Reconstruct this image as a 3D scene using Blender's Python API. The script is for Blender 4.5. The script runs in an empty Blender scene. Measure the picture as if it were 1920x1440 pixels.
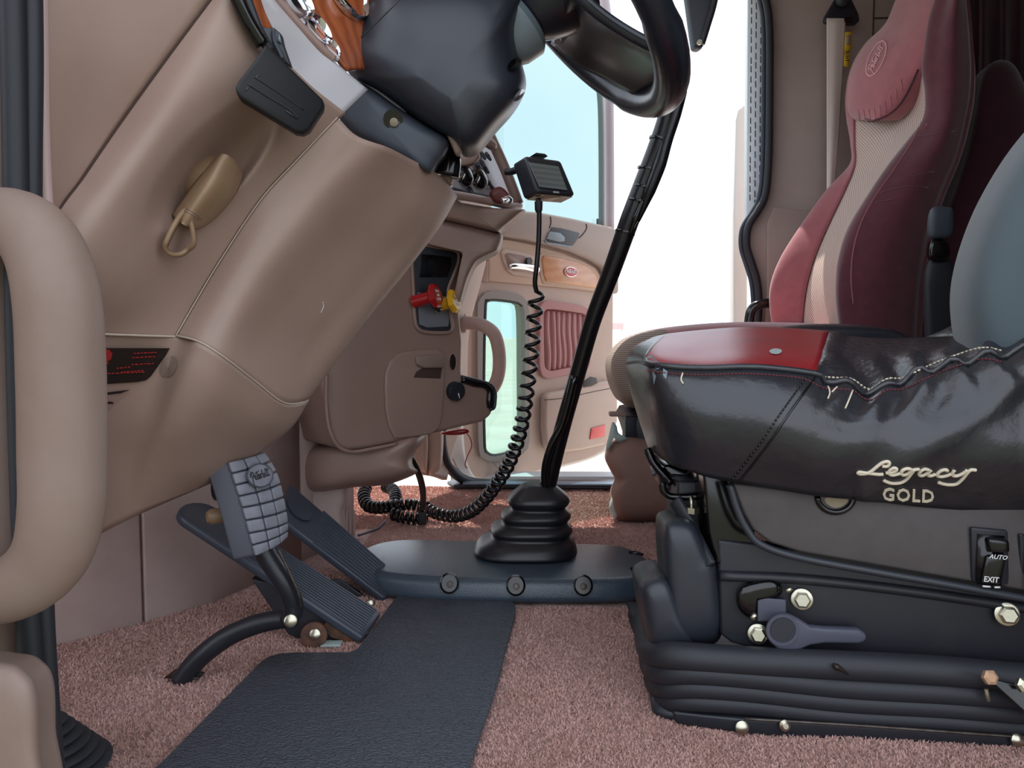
import bpy, bmesh, math, random
from mathutils import Vector as V, Matrix
from mathutils.bvhtree import BVHTree

RND = random.Random(11)
SC = bpy.context.scene
COL = SC.collection

# ------------------------------------------------------------------ camera
F = 1450.0                      # focal length in pixels of the 1920 x 1440 frame
H = 0.5                         # eye height above the cab floor
TH = math.atan(90.0 / F)        # slight downward pitch
CT, ST = math.cos(TH), math.sin(TH)
CAM = V((0, 0, H))
cam = bpy.data.objects.new('camera', bpy.data.cameras.new('camera'))
COL.objects.link(cam)
cam.location = CAM
cam.rotation_euler = (math.pi / 2 - TH, 0, 0)
cam.data.sensor_width = 36.0
cam.data.lens = 36.0 * F / 1920.0
cam.data.clip_start = 0.01
cam.data.clip_end = 3000
SC.camera = cam

# ------------------------------------------------------------------ sky, sun, exposure
SKY_STRENGTH = 2.0
SUN_STRENGTH = 6.5
EXPOSURE = 0.0
SC.view_settings.view_transform = 'Standard'
SC.view_settings.look = 'None'
SC.view_settings.gamma = 1.0
SC.view_settings.use_curve_mapping = False
SC.view_settings.exposure = EXPOSURE

world = bpy.data.worlds.new('sky')
SC.world = world
world.use_nodes = True
wn = world.node_tree
wn.nodes.clear()
wo = wn.nodes.new('ShaderNodeOutputWorld')
wb = wn.nodes.new('ShaderNodeBackground')
wr = wn.nodes.new('ShaderNodeValToRGB')
wz = wn.nodes.new('ShaderNodeTexNoise')
wz.inputs['Scale'].default_value = 3.0
wz.inputs['Detail'].default_value = 5.0
wr.color_ramp.elements[0].position = 0.35
wr.color_ramp.elements[0].color = (0.74, 0.84, 1.0, 1)
wr.color_ramp.elements[1].position = 0.7
wr.color_ramp.elements[1].color = (0.92, 0.95, 1.0, 1)
wt = wn.nodes.new('ShaderNodeTexCoord')
wn.links.new(wt.outputs['Generated'], wz.inputs['Vector'])
wn.links.new(wz.outputs['Fac'], wr.inputs['Fac'])
wn.links.new(wr.outputs['Color'], wb.inputs['Color'])
wb.inputs['Strength'].default_value = SKY_STRENGTH
wn.links.new(wb.outputs['Background'], wo.inputs['Surface'])

sun = bpy.data.objects.new('sun', bpy.data.lights.new('sun', 'SUN'))
COL.objects.link(sun)
sun.data.energy = SUN_STRENGTH
sun.data.angle = 0.009
sun.data.color = (1.0, 0.95, 0.88)
SUN_DIR = V((0.14, -0.40, -1.0))          # the way the light travels: in through the passenger door
sun.rotation_euler = SUN_DIR.to_track_quat('-Z', 'Y').to_euler()
sun.location = (0.5, 4, 6)

# ------------------------------------------------------------------ placing helpers
def ray(px, py):
    u = (px - 960.0) / F
    v = (720.0 - py) / F
    return V((u, CT + v * ST, -ST + v * CT))

def at(px, py, Y):
    d = ray(px, py)
    return CAM + d * (Y / d.y)

def ats(pts):
    return [at(*p) for p in pts]

def fl(px, py, z=0.0):
    d = ray(px, py)
    return CAM + d * ((z - H) / d.z)

def onp(px, py, p0, n, off=0.0):
    d = ray(px, py)
    return CAM + d * ((p0 + n * off - CAM).dot(n) / d.dot(n))

def to_px(p):
    q = p - CAM
    d = q.y * CT - q.z * ST
    return 960 + F * q.x / d, 720 - F * (q.y * ST + q.z * CT) / d

# ------------------------------------------------------------------ materials
def lin(c):
    c = c / 255.0
    return c / 12.92 if c <= 0.04045 else ((c + 0.055) / 1.055) ** 2.4

def rgb(r, g, b):
    return (lin(r), lin(g), lin(b), 1.0)

MATS = {}
def M(name, col, rough=0.5, metal=0.0, spec=0.5, vary=None, bump=None, coat=0.0, wave=None, sheen=0.0, emit=None):
    """col: sRGB 0-255; vary: (scale, other colour, lo, hi); bump: (scale, strength, dist)"""
    m = bpy.data.materials.new(name)
    m.use_nodes = True
    nt = m.node_tree
    b = nt.nodes['Principled BSDF']
    b.inputs['Base Color'].default_value = rgb(*col)
    b.inputs['Roughness'].default_value = rough
    b.inputs['Metallic'].default_value = metal
    b.inputs['Specular IOR Level'].default_value = spec
    b.inputs['Coat Weight'].default_value = coat
    b.inputs['Coat Roughness'].default_value = 0.15
    if sheen:
        b.inputs['Sheen Weight'].default_value = sheen
    tc = nt.nodes.new('ShaderNodeTexCoord')
    if vary:
        n = nt.nodes.new('ShaderNodeTexNoise')
        n.inputs['Scale'].default_value = vary[0]
        n.inputs['Detail'].default_value = 6
        n.inputs['Roughness'].default_value = 0.65
        r = nt.nodes.new('ShaderNodeValToRGB')
        r.color_ramp.elements[0].position = vary[2]
        r.color_ramp.elements[1].position = vary[3]
        r.color_ramp.elements[0].color = rgb(*col)
        r.color_ramp.elements[1].color = rgb(*vary[1])
        nt.links.new(tc.outputs['Object'], n.inputs['Vector'])
        nt.links.new(n.outputs['Fac'], r.inputs['Fac'])
        nt.links.new(r.outputs['Color'], b.inputs['Base Color'])
    if wave:                                    # (scale, other colour, direction, distortion)
        w = nt.nodes.new('ShaderNodeTexWave')
        w.inputs['Scale'].default_value = wave[0]
        w.inputs['Distortion'].default_value = wave[3]
        w.inputs['Detail'].default_value = 3
        w.bands_direction = wave[2]
        mx = nt.nodes.new('ShaderNodeMix')
        mx.data_type = 'RGBA'
        mx.inputs[6].default_value = rgb(*col)
        mx.inputs[7].default_value = rgb(*wave[1])
        nt.links.new(tc.outputs['Object'], w.inputs['Vector'])
        nt.links.new(w.outputs['Fac'], mx.inputs[0])
        nt.links.new(mx.outputs[2], b.inputs['Base Color'])
    if bump:
        n2 = nt.nodes.new('ShaderNodeTexNoise')
        n2.inputs['Scale'].default_value = bump[0]
        n2.inputs['Detail'].default_value = 4
        bp = nt.nodes.new('ShaderNodeBump')
        bp.inputs['Strength'].default_value = bump[1]
        bp.inputs['Distance'].default_value = bump[2] if len(bump) > 2 else 0.002
        nt.links.new(tc.outputs['Object'], n2.inputs['Vector'])
        nt.links.new(n2.outputs['Fac'], bp.inputs['Height'])
        nt.links.new(bp.outputs['Normal'], b.inputs['Normal'])
    if emit:
        b.inputs['Emission Color'].default_value = rgb(*emit[0])
        b.inputs['Emission Strength'].default_value = emit[1]
    MATS[name] = m
    return m

def glass_mat(name, tint, gloss=0.06):
    m = bpy.data.materials.new(name)
    m.use_nodes = True
    nt = m.node_tree
    nt.nodes.clear()
    o = nt.nodes.new('ShaderNodeOutputMaterial')
    t = nt.nodes.new('ShaderNodeBsdfTransparent')
    t.inputs['Color'].default_value = (*tint, 1)
    g = nt.nodes.new('ShaderNodeBsdfGlossy')
    g.inputs['Roughness'].default_value = 0.02
    mx = nt.nodes.new('ShaderNodeMixShader')
    mx.inputs[0].default_value = gloss
    nt.links.new(t.outputs[0], mx.inputs[1])
    nt.links.new(g.outputs[0], mx.inputs[2])
    nt.links.new(mx.outputs[0], o.inputs['Surface'])
    return m

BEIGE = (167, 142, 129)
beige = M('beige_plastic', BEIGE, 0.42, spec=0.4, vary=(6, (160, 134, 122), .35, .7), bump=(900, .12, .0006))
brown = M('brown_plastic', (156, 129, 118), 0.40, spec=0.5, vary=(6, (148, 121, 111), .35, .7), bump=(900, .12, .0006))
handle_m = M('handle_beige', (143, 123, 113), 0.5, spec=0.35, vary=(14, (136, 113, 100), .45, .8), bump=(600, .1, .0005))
tan_m = M('tan_plastic', (150, 122, 94), 0.4, bump=(700, .1, .0005))
door_beige = M('door_beige', (190, 170, 158), 0.5, vary=(5, (182, 161, 149), .3, .7), bump=(700, .12, .0006))
door_tan = M('door_tan', (192, 166, 146), 0.5, bump=(700, .12, .0006))
door_grey = M('door_grey_beige', (160, 146, 138), 0.5, bump=(700, .12, .0006))
wall_m = M('cab_wall_vinyl', (172, 157, 148), 0.6, vary=(4, (160, 145, 137), .35, .7), bump=(500, .2, .0008))
kick_m = M('kick_panel_vinyl', (190, 169, 162), 0.65, vary=(8, (176, 154, 148), .3, .7), bump=(400, .2, .0008))
black_p = M('black_plastic', (36, 38, 45), 0.38, bump=(1200, .15, .0005))
black_s = M('black_satin', (44, 48, 56), 0.42, spec=.6, bump=(900, .1, .0004))
black_g = M('black_gloss', (12, 12, 14), 0.15, coat=.3)
holder_m = M('holder_black', (25, 25, 28), 0.5, bump=(900, .15, .0005))
rubber = M('black_rubber', (40, 42, 48), 0.55, bump=(300, .15, .001))
rubber_h = M('black_hose', (16, 14, 18), 0.3, bump=(250, .2, .001))
frame_m = M('black_frame_paint', (40, 41, 48), 0.45, vary=(14, (52, 50, 53), .5, .8), bump=(500, .1, .0005))
col_grey = M('grey_column_plastic', (66, 72, 82), 0.5, bump=(900, .12, .0005))
collar_m = M('hub_collar_grey', (128, 142, 152), 0.35)
column_m = M('black_column_plastic', (44, 48, 57), 0.36, spec=.6, bump=(1000, .15, .0004))
wheel_m = M('worn_wheel_leather', (34, 38, 48), 0.28, spec=.6, vary=(30, (44, 42, 50), .5, .8), bump=(120, .15, .001))
chrome = M('chrome', (225, 225, 230), 0.08, metal=1.0)
steel = M('zinc_bolt', (205, 200, 180), 0.3, metal=1.0, bump=(300, .2, .0005))
steel_d = M('worn_steel', (96, 90, 86), 0.45, metal=.8, vary=(60, (70, 58, 50), .4, .7))
rust = M('rusted_steel', (110, 72, 50), 0.75, vary=(60, (58, 46, 42), .35, .7), bump=(200, .4, .001))
silver_t = M('silver_trim', (205, 202, 205), 0.3, spec=.5)
pink_t = M('mauve_trim', (196, 168, 162), 0.4)
wood = M('wood_trim', (176, 96, 56), 0.22, coat=.6, wave=(18, (150, 74, 40), 'Y', 6.0))
wood_l = M('light_wood_trim', (200, 148, 110), 0.25, coat=.5, wave=(9, (190, 134, 94), 'Z', 8.0))
red_p = M('red_plastic', (178, 22, 26), 0.3, coat=.4)
yel_p = M('yellow_plastic', (236, 178, 34), 0.32, coat=.3)
white_p = M('white_print', (226, 226, 226), 0.6)
thread = M('cream_thread', (226, 214, 190), 0.7)
red_thread = M('red_thread', (112, 50, 56), 0.7)
pink_thread = M('pink_thread', (236, 186, 188), 0.7)
leather = M('black_leather', (40, 41, 47), 0.30, spec=.7, vary=(9, (52, 50, 52), .4, .75), bump=(55, .3, .004))
leather_r = M('red_leather', (150, 28, 36), 0.35, spec=.55, vary=(14, (132, 30, 38), .4, .7), bump=(160, .2, .001))
leather_w = M('wrinkled_leather', (42, 41, 46), 0.38, spec=.6, bump=(70, .7, .006))
cushion_m = M('seat_side_cover', (84, 78, 78), 0.5, vary=(10, (72, 66, 66), .4, .7), bump=(800, .15, .0005))
grey_cloth = M('grey_seat_cloth', (84, 96, 102), 0.85, sheen=.3, bump=(1200, .3, .0006))
maroon = M('maroon_velour', (96, 44, 54), 0.9, sheen=.4, vary=(30, (82, 36, 46), .35, .7), bump=(500, .3, .0008))
maroon_d = M('dark_maroon_cloth', (78, 34, 48), 0.92, sheen=.3, vary=(12, (62, 28, 40), .35, .7), bump=(300, .3, .001))
rose = M('rose_velour', (164, 96, 101), 0.85, sheen=.5, vary=(20, (150, 84, 90), .35, .7), bump=(500, .25, .0006))
mauve_v = M('mauve_door_vinyl', (172, 122, 122), 0.5, bump=(120, .25, .001))
web_m = M('cream_webbing', (216, 208, 198), 0.8, bump=(1500, .3, .0005))
skirt_m = M('brown_skirt_cloth', (150, 118, 106), 0.85, vary=(10, (132, 102, 92), .3, .7), bump=(200, .3, .001))
pale_g = M('pale_grey_plastic', (170, 186, 182), 0.4)
jamb_m = M('pale_door_jamb', (206, 214, 220), 0.45)
jamb_w = M('white_painted_jamb', (220, 214, 210), 0.5)
slot_m = M('dark_slot', (60, 70, 84), 0.6)
post_m = M('ivory_post', (240, 238, 234), 0.5)
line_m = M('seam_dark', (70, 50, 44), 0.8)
line_l = M('seam_light', (196, 180, 166), 0.6)
lever_m = M('grey_lever', (78, 80, 94), 0.45, bump=(600, .15, .0005))
pad_m = M('grey_pedal_rubber', (146, 148, 158), 0.6, vary=(30, (124, 126, 136), .4, .7), bump=(300, .2, .0008))
pad_d = M('dark_pedal_rubber', (84, 86, 96), 0.65, bump=(300, .2, .0008))
pedal_m = M('black_pedal_rubber', (60, 66, 78), 0.36, vary=(20, (66, 72, 84), .4, .7), bump=(300, .2, .0006))
yellow_l = M('yellow_label', (226, 190, 52), 0.5)
dark_l = M('sticker_black', (34, 24, 20), 0.4)
red_l = M('sticker_red', (160, 36, 34), 0.5)
brass = M('brass_spring', (150, 138, 118), 0.5, metal=.5)
screen_m = M('lcd_screen', (132, 138, 134), 0.3, wave=(26, (112, 118, 120), 'Z', 0.0))
glass_m = glass_mat('door_glass', (0.62, 0.72, 0.695))
glass_c = glass_mat('lower_door_glass', (0.58, 0.735, 0.70))

# ------------------------------------------------------------------ mesh helpers
def thing(name, label, cat, loc, group=None):
    o = bpy.data.objects.new(name, None)
    COL.objects.link(o)
    o.location = loc
    o.empty_display_size = 0.05
    tag(o, label, cat, group)
    return o

def tag(o, label=None, cat=None, group=None, kind=None):
    if label: o['label'] = label
    if cat: o['category'] = cat
    if group: o['group'] = group
    if kind: o['kind'] = kind
    return o

def mk(name, verts, faces, mat, parent=None, smooth=True, bevel=0, seg=3, sub=0, solid=0, ang=35, weld=0, label=None):
    me = bpy.data.meshes.new(name)
    me.from_pydata([tuple(v) for v in verts], [], faces)
    me.update()
    o = bpy.data.objects.new(name, me)
    COL.objects.link(o)
    me.materials.append(mat)
    if smooth:
        me.polygons.foreach_set('use_smooth', [True] * len(me.polygons))
    if solid:
        s = o.modifiers.new('solid', 'SOLIDIFY')
        s.thickness = solid
        s.offset = -1
    if bevel:
        b = o.modifiers.new('bevel', 'BEVEL')
        b.width = bevel
        b.segments = seg
        b.limit_method = 'ANGLE'
        b.angle_limit = math.radians(ang)
        b.harden_normals = False
    if sub:
        s = o.modifiers.new('sub', 'SUBSURF')
        s.levels = s.render_levels = sub
    if parent is not None:
        o.parent = parent
        if parent.type == 'EMPTY':
            o.location = -parent.location
    if label:
        o['label'] = label
    return o

def fix_normals(o):
    bm = bmesh.new()
    bm.from_mesh(o.data)
    bmesh.ops.recalc_face_normals(bm, faces=bm.faces)
    bm.to_mesh(o.data)
    bm.free()
    return o

def cr(p0, p1, p2, p3, t):
    t2, t3 = t * t, t * t * t
    return 0.5 * ((2 * p1) + (p2 - p0) * t + (2 * p0 - 5 * p1 + 4 * p2 - p3) * t2 + (3 * p1 - p0 - 3 * p2 + p3) * t3)

def spline(pts, n=6, closed=False):
    pts = [V(p) if not isinstance(p, V) else p for p in pts]
    out = []
    k = len(pts)
    for i in range(k if closed else k - 1):
        if closed:
            a, b, c, d = pts[(i - 1) % k], pts[i], pts[(i + 1) % k], pts[(i + 2) % k]
        else:
            b, c = pts[i], pts[i + 1]
            a = pts[i - 1] if i > 0 else b * 2 - c
            d = pts[i + 2] if i + 2 < k else c * 2 - b
        for j in range(n):
            out.append(cr(a, b, c, d, j / n))
    if not closed:
        out.append(pts[-1].copy())
    return out

def grid_up(rows, nu, nv):
    r2 = [spline(r, nu) for r in rows]
    cols = []
    for c in range(len(r2[0])):
        cols.append(spline([r[c] for r in r2], nv))
    return [[cols[c][r] for c in range(len(cols))] for r in range(len(cols[0]))]

def grid_mesh(name, g, mat, parent=None, solid=0.004, warp=None, face_cam=True, sub=0):
    nr, nc = len(g), len(g[0])
    vs = [p for r in g for p in r]
    if warp:
        vs = [warp(p) for p in vs]
    fs = []
    for r in range(nr - 1):
        for c in range(nc - 1):
            a = r * nc + c
            fs.append((a, a + 1, a + nc + 1, a + nc))
    if face_cam:
        s = 0
        for f in fs[::max(1, len(fs) // 60)]:
            n = (vs[f[1]] - vs[f[0]]).cross(vs[f[3]] - vs[f[0]])
            s += n.normalized().dot((CAM - vs[f[0]]).normalized())
        if s < 0:
            fs = [tuple(reversed(f)) for f in fs]
    return mk(name, vs, fs, mat, parent, solid=solid, sub=sub)

def patch(name, rows, mat, parent=None, nu=6, nv=6, solid=0.004, warp=None):
    return grid_mesh(name, grid_up(rows, nu, nv), mat, parent, solid, warp)

GRIDS = {}
def ppatch(name, rows, mat, parent=None, nu=6, nv=6, solid=0.004, warp=None):
    g = grid_up([ats(r) for r in rows], nu, nv)
    if warp:
        g = [[warp(p) for p in r] for r in g]
    GRIDS[name] = g
    return grid_mesh(name, g, mat, parent, solid)

def bead(name, pts, rad, mat, parent, off=.0006, seg=6, label=None):
    """a thin bead or joint line laid along points of a surface edge"""
    w = [p + (CAM - p).normalized() * off for p in pts]
    vs, fs = tube_data(w, rad, seg)
    return mk(name, vs, fs, mat, parent, label=label)

def prism(name, pts, vec, mat, parent=None, bevel=0.003, seg=3, smooth=True, ang=35, top=None, label=None):
    """polygon pts extruded along vec (or to the second outline 'top')"""
    n = len(pts)
    vec = V(vec)
    q = top if top else [p + vec for p in pts]
    vs = list(pts) + list(q)
    fs = [tuple(range(n)), tuple(range(2 * n - 1, n - 1, -1))]
    for i in range(n):
        j = (i + 1) % n
        fs.append((i, i + n, j + n, j))
    o = mk(name, vs, fs, mat, parent, smooth=smooth, bevel=bevel, seg=seg, ang=ang, label=label)
    return fix_normals(o)

def frames(pts, closed=False):
    n = len(pts)
    tans = []
    for i in range(n):
        if closed:
            t = pts[(i + 1) % n] - pts[(i - 1) % n]
        else:
            t = pts[min(i + 1, n - 1)] - pts[max(i - 1, 0)]
        tans.append(t.normalized() if t.length > 1e-9 else V((0, 0, 1)))
    up = V((0, 0, 1))
    if abs(tans[0].dot(up)) > 0.9:
        up = V((0, 1, 0))
    nrm = (up - tans[0] * up.dot(tans[0])).normalized()
    out = []
    for t in tans:
        nrm = nrm - t * nrm.dot(t)
        nrm = nrm.normalized() if nrm.length > 1e-6 else t.orthogonal().normalized()
        out.append((t, nrm, t.cross(nrm)))
    return out

def tube_data(pts, rad, seg=10, closed=False, up=None, flat=1.0, cap=True, v0=0):
    n = len(pts)
    rr = rad if isinstance(rad, (list, tuple)) else [rad] * n
    fr = frames(pts, closed)
    vs, fs = [], []
    for i, p in enumerate(pts):
        t, a, b = fr[i]
        if up is not None:
            a = (up - t * up.dot(t))
            a = a.normalized() if a.length > 1e-6 else fr[i][1]
            b = t.cross(a)
        for k in range(seg):
            w = 2 * math.pi * k / seg
            vs.append(p + a * (math.cos(w) * rr[i] * flat) + b * (math.sin(w) * rr[i]))
    m = n if closed else n - 1
    for i in range(m):
        i2 = (i + 1) % n
        for k in range(seg):
            k2 = (k + 1) % seg
            fs.append((v0 + i * seg + k, v0 + i * seg + k2, v0 + i2 * seg + k2, v0 + i2 * seg + k))
    if cap and not closed:
        fs.append(tuple(v0 + k for k in range(seg - 1, -1, -1)))
        fs.append(tuple(v0 + (n - 1) * seg + k for k in range(seg)))
    return vs, fs

def lerp_list(r, n):
    """resample list r to n values"""
    out = []
    for i in range(n):
        x = i / (n - 1) * (len(r) - 1)
        a = min(int(x), len(r) - 2)
        out.append(r[a] + (r[a + 1] - r[a]) * (x - a))
    return out

def tube(name, pts, rad, mat, parent=None, seg=12, n=6, closed=False, up=None, flat=1.0, smooth_path=True, label=None):
    p = spline(pts, n, closed) if smooth_path else [V(x) for x in pts]
    if isinstance(rad, (list, tuple)):
        rad = lerp_list(list(rad), len(p))
    vs, fs = tube_data(p, rad, seg, closed, up, flat)
    return fix_normals(mk(name, vs, fs, mat, parent, label=label))

def strokes(name, lines, rad, mat, parent=None, seg=6, n=3, smooth_path=True, label=None):
    vs, fs = [], []
    for ln in lines:
        p = spline(ln, n) if smooth_path and len(ln) > 2 else [V(x) for x in ln]
        a, b = tube_data(p, rad, seg, v0=len(vs))
        vs += a
        fs += b
    return mk(name, vs, fs, mat, parent, label=label)

def rbox(name, c, s, mat, parent=None, rot=None, bevel=0.004, seg=3, label=None):
    hx, hy, hz = s[0] / 2, s[1] / 2, s[2] / 2
    vs = [V((x, y, z)) for x in (-hx, hx) for y in (-hy, hy) for z in (-hz, hz)]
    if rot is not None:
        vs = [rot @ v for v in vs]
    vs = [v + V(c) for v in vs]
    fs = [(0, 1, 3, 2), (4, 6, 7, 5), (0, 4, 5, 1), (2, 3, 7, 6), (0, 2, 6, 4), (1, 5, 7, 3)]
    return mk(name, vs, fs, mat, parent, bevel=bevel, seg=seg, label=label)

def hexa(name, c8, mat, parent=None, bevel=0.004, seg=3, label=None):
    """box from 8 corners: 4 front (loop) + 4 back (loop)"""
    fs = [(0, 1, 2, 3), (7, 6, 5, 4), (0, 4, 5, 1), (1, 5, 6, 2), (2, 6, 7, 3), (3, 7, 4, 0)]
    return fix_normals(mk(name, c8, fs, mat, parent, bevel=bevel, seg=seg, label=label))

def lathe(name, prof, org, axis, mat, parent=None, seg=28, scale=(1, 1), label=None, sides=None):
    """prof: (radius, height along axis)"""
    axis = V(axis).normalized()
    a = V((0, 0, 1)) if abs(axis.z) < 0.9 else V((1, 0, 0))
    a = (a - axis * a.dot(axis)).normalized()
    b = axis.cross(a)
    seg = sides or seg
    vs, fs = [], []
    for (r, h) in prof:
        for k in range(seg):
            w = 2 * math.pi * (k + (0.5 if sides else 0)) / seg
            vs.append(V(org) + axis * h + a * (math.cos(w) * r * scale[0]) + b * (math.sin(w) * r * scale[1]))
    for i in range(len(prof) - 1):
        for k in range(seg):
            k2 = (k + 1) % seg
            fs.append((i * seg + k, i * seg + k2, (i + 1) * seg + k2, (i + 1) * seg + k))
    fs.append(tuple(range(seg)))
    fs.append(tuple((len(prof) - 1) * seg + k for k in range(seg)))
    o = mk(name, vs, fs, mat, parent, smooth=not sides, label=label)
    fix_normals(o)
    if not sides:
        e = o.modifiers.new('edges', 'EDGE_SPLIT')
        e.split_angle = math.radians(40)
    return o

def pillow(name, outline, Y, half, mat, parent=None, n=6, rings=7, p=2.6, back=1.0, centre=None, slope=(0, 0), warp=None, smooth=True, sub=0, label=None, relax=0):
    """a rounded solid: a closed outline (pixels, at depth Y) swelling towards and away from the viewer's side.
    slope: change of depth per pixel in x and y"""
    pts = [V((a, b, 0)) for a, b in outline]
    if smooth:
        pts = spline(pts, n, True)
    k = len(pts)
    c = V((sum(q.x for q in pts) / k, sum(q.y for q in pts) / k, 0)) if centre is None else V((*centre, 0))
    vs, fs = [], []
    def dep(q):
        return Y + slope[0] * (q.x - c.x) + slope[1] * (q.y - c.y)
    levels = []
    for side in (-1, 1):
        for i in range(rings):
            ang = (i / (rings - 1)) * math.pi / 2 if rings > 1 else 0
            s = math.cos(ang) ** (2 / p)
            h = math.sin(ang) ** (2 / p)
            if side == 1 and i == 0:
                continue
            levels.append((side, max(s, 0.0), h))
    # order: front centre -> edge -> back centre
    fr = [l for l in levels if l[0] == -1][::-1]
    bk = [l for l in levels if l[0] == 1]
    seq = fr + bk
    for side, s, h in seq:
        s = max(s, 0.02)
        for q in pts:
            w = c + (q - c) * s
            yy = dep(w) + (side * h * half * (back if side > 0 else 1.0))
            vs.append(at(w.x, w.y, yy) if side < 0 or h == 0 else None)
            if vs[-1] is None:
                # the far half keeps its real size instead of growing with distance
                base = at(w.x, w.y, dep(w))
                vs[-1] = V((base.x, yy, base.z))
    m = len(seq)
    for i in range(m - 1):
        for j in range(k):
            j2 = (j + 1) % k
            fs.append((i * k + j, i * k + j2, (i + 1) * k + j2, (i + 1) * k + j))
    fs.append(tuple(range(k)))
    fs.append(tuple((m - 1) * k + j for j in range(k)))
    if warp:
        vs = [warp(v) for v in vs]
    o = mk(name, vs, fs, mat, parent, sub=sub, label=label)
    fix_normals(o)
    if relax:
        bm = bmesh.new()
        bm.from_mesh(o.data)
        bm.verts.ensure_lookup_table()
        rim_ = range((rings - 1) * k, rings * k)          # the outline itself stays put
        mv = [v for v in bm.verts if v.index not in rim_]
        for _ in range(relax):
            bmesh.ops.smooth_vert(bm, verts=mv, factor=.5, use_axis_x=True, use_axis_y=True, use_axis_z=True)
        bm.to_mesh(o.data)
        bm.free()
    return o

def bvh(*objs):
    vs, fs = [], []
    for o in objs:
        b = len(vs)
        off = V((0, 0, 0))
        q = o
        while q is not None:
            off += q.location
            q = q.parent
        vs += [v.co + off for v in o.data.vertices]
        fs += [tuple(b + i for i in p.vertices) for p in o.data.polygons]
    return BVHTree.FromPolygons(vs, fs)

def hit(tree, px, py, off=0.001, Yd=1.2):
    d = ray(px, py).normalized()
    loc, n, i, dist = tree.ray_cast(CAM, d)
    if loc is None:
        loc, n, i, dist = tree.find_nearest(at(px, py, Yd))
    if n.dot(d) > 0:
        n = -n
    return loc + n * off

def seam(name, pts, tree, rad, mat, parent=None, n=8, off=0.0, seg=6, Yd=1.2, label=None):
    pp = spline([V((a, b, 0)) for a, b in pts], n)
    w = [hit(tree, q.x, q.y, off, Yd) for q in pp]
    vs, fs = tube_data(w, rad, seg)
    return mk(name, vs, fs, mat, parent, label=label)

def decal(name, outline, tree, mat, parent=None, off=0.001, thick=0.0015, n=0, Yd=1.2, label=None):
    pts = [V((a, b, 0)) for a, b in outline]
    if n:
        pts = spline(pts, n, True)
    w = [hit(tree, q.x, q.y, off, Yd) for q in pts]
    c = sum(w, V((0, 0, 0))) / len(w)
    d = (c - CAM).normalized()
    k = len(w)
    vs = w + [c] + [q + d * thick for q in w]
    fs = [(i, (i + 1) % k, k) for i in range(k)] + [(i, i + k + 1, (i + 1) % k + k + 1, (i + 1) % k) for i in range(k)]
    return fix_normals(mk(name, vs, fs, mat, parent, smooth=False, label=label))

def text_mesh(name, s, fn, size, mat, parent=None, shear=0.0, extrude=0.0005, label=None, space=1.0):
    """fn maps text coordinates (x to the right, y up, both in units of the letter height, z out) to the world"""
    cu = bpy.data.curves.new(name, 'FONT')
    cu.body = s
    cu.size = 1.0
    cu.shear = shear
    cu.space_character = space
    cu.align_x = 'CENTER'
    cu.align_y = 'CENTER'
    cu.resolution_u = 2
    cu.extrude = 0.02
    cu.offset = size
    t = bpy.data.objects.new(name + '_curve', cu)
    COL.objects.link(t)
    dg = bpy.context.evaluated_depsgraph_get()
    me = bpy.data.meshes.new_from_object(t.evaluated_get(dg))
    bpy.data.objects.remove(t)
    bpy.data.curves.remove(cu)
    vs = [fn(v.co.x, v.co.y, v.co.z) for v in me.vertices]
    fs = [tuple(p.vertices) for p in me.polygons]
    bpy.data.meshes.remove(me)
    return mk(name, vs, fs, mat, parent, smooth=False, label=label)

# cursive capitals drawn as pen strokes, x right, y up, letter height 1
SCRIPT_P = [
    [(0.10, -.55), (0.22, .1), (0.34, .8)], [(0.02, .45), (.2, .85), (.5, .95), (.62, .7), (.5, .42), (.26, .35)],
    [(.62, .18), (.82, .28), (.84, .48), (.7, .5), (.62, .3), (.68, .08), (.85, .05), (.98, .2)],
    [(1.16, .85), (1.04, .25), (1.1, .05), (1.24, .12)], [(.86, .72), (1.5, .84)],
    [(1.24, .12), (1.4, .28), (1.42, .48), (1.3, .5), (1.24, .3), (1.3, .08), (1.44, .06), (1.56, .2)],
    [(1.56, .5), (1.6, .05)], [(1.58, .3), (1.7, .5), (1.82, .46)],
    [(1.98, .9), (1.88, .08), (2.02, .04), (2.14, .2), (2.1, .42), (1.94, .4)],
    [(2.3, .48), (2.24, .1), (2.36, .06)], [(2.33, .66), (2.34, .7)],
    [(2.58, .92), (2.48, .15), (2.56, .05), (2.66, .12)],
    [(2.86, .9), (2.76, .18), (2.82, .05), (2.94, .12)], [(2.62, .62), (3.1, .72)],
]
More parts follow.
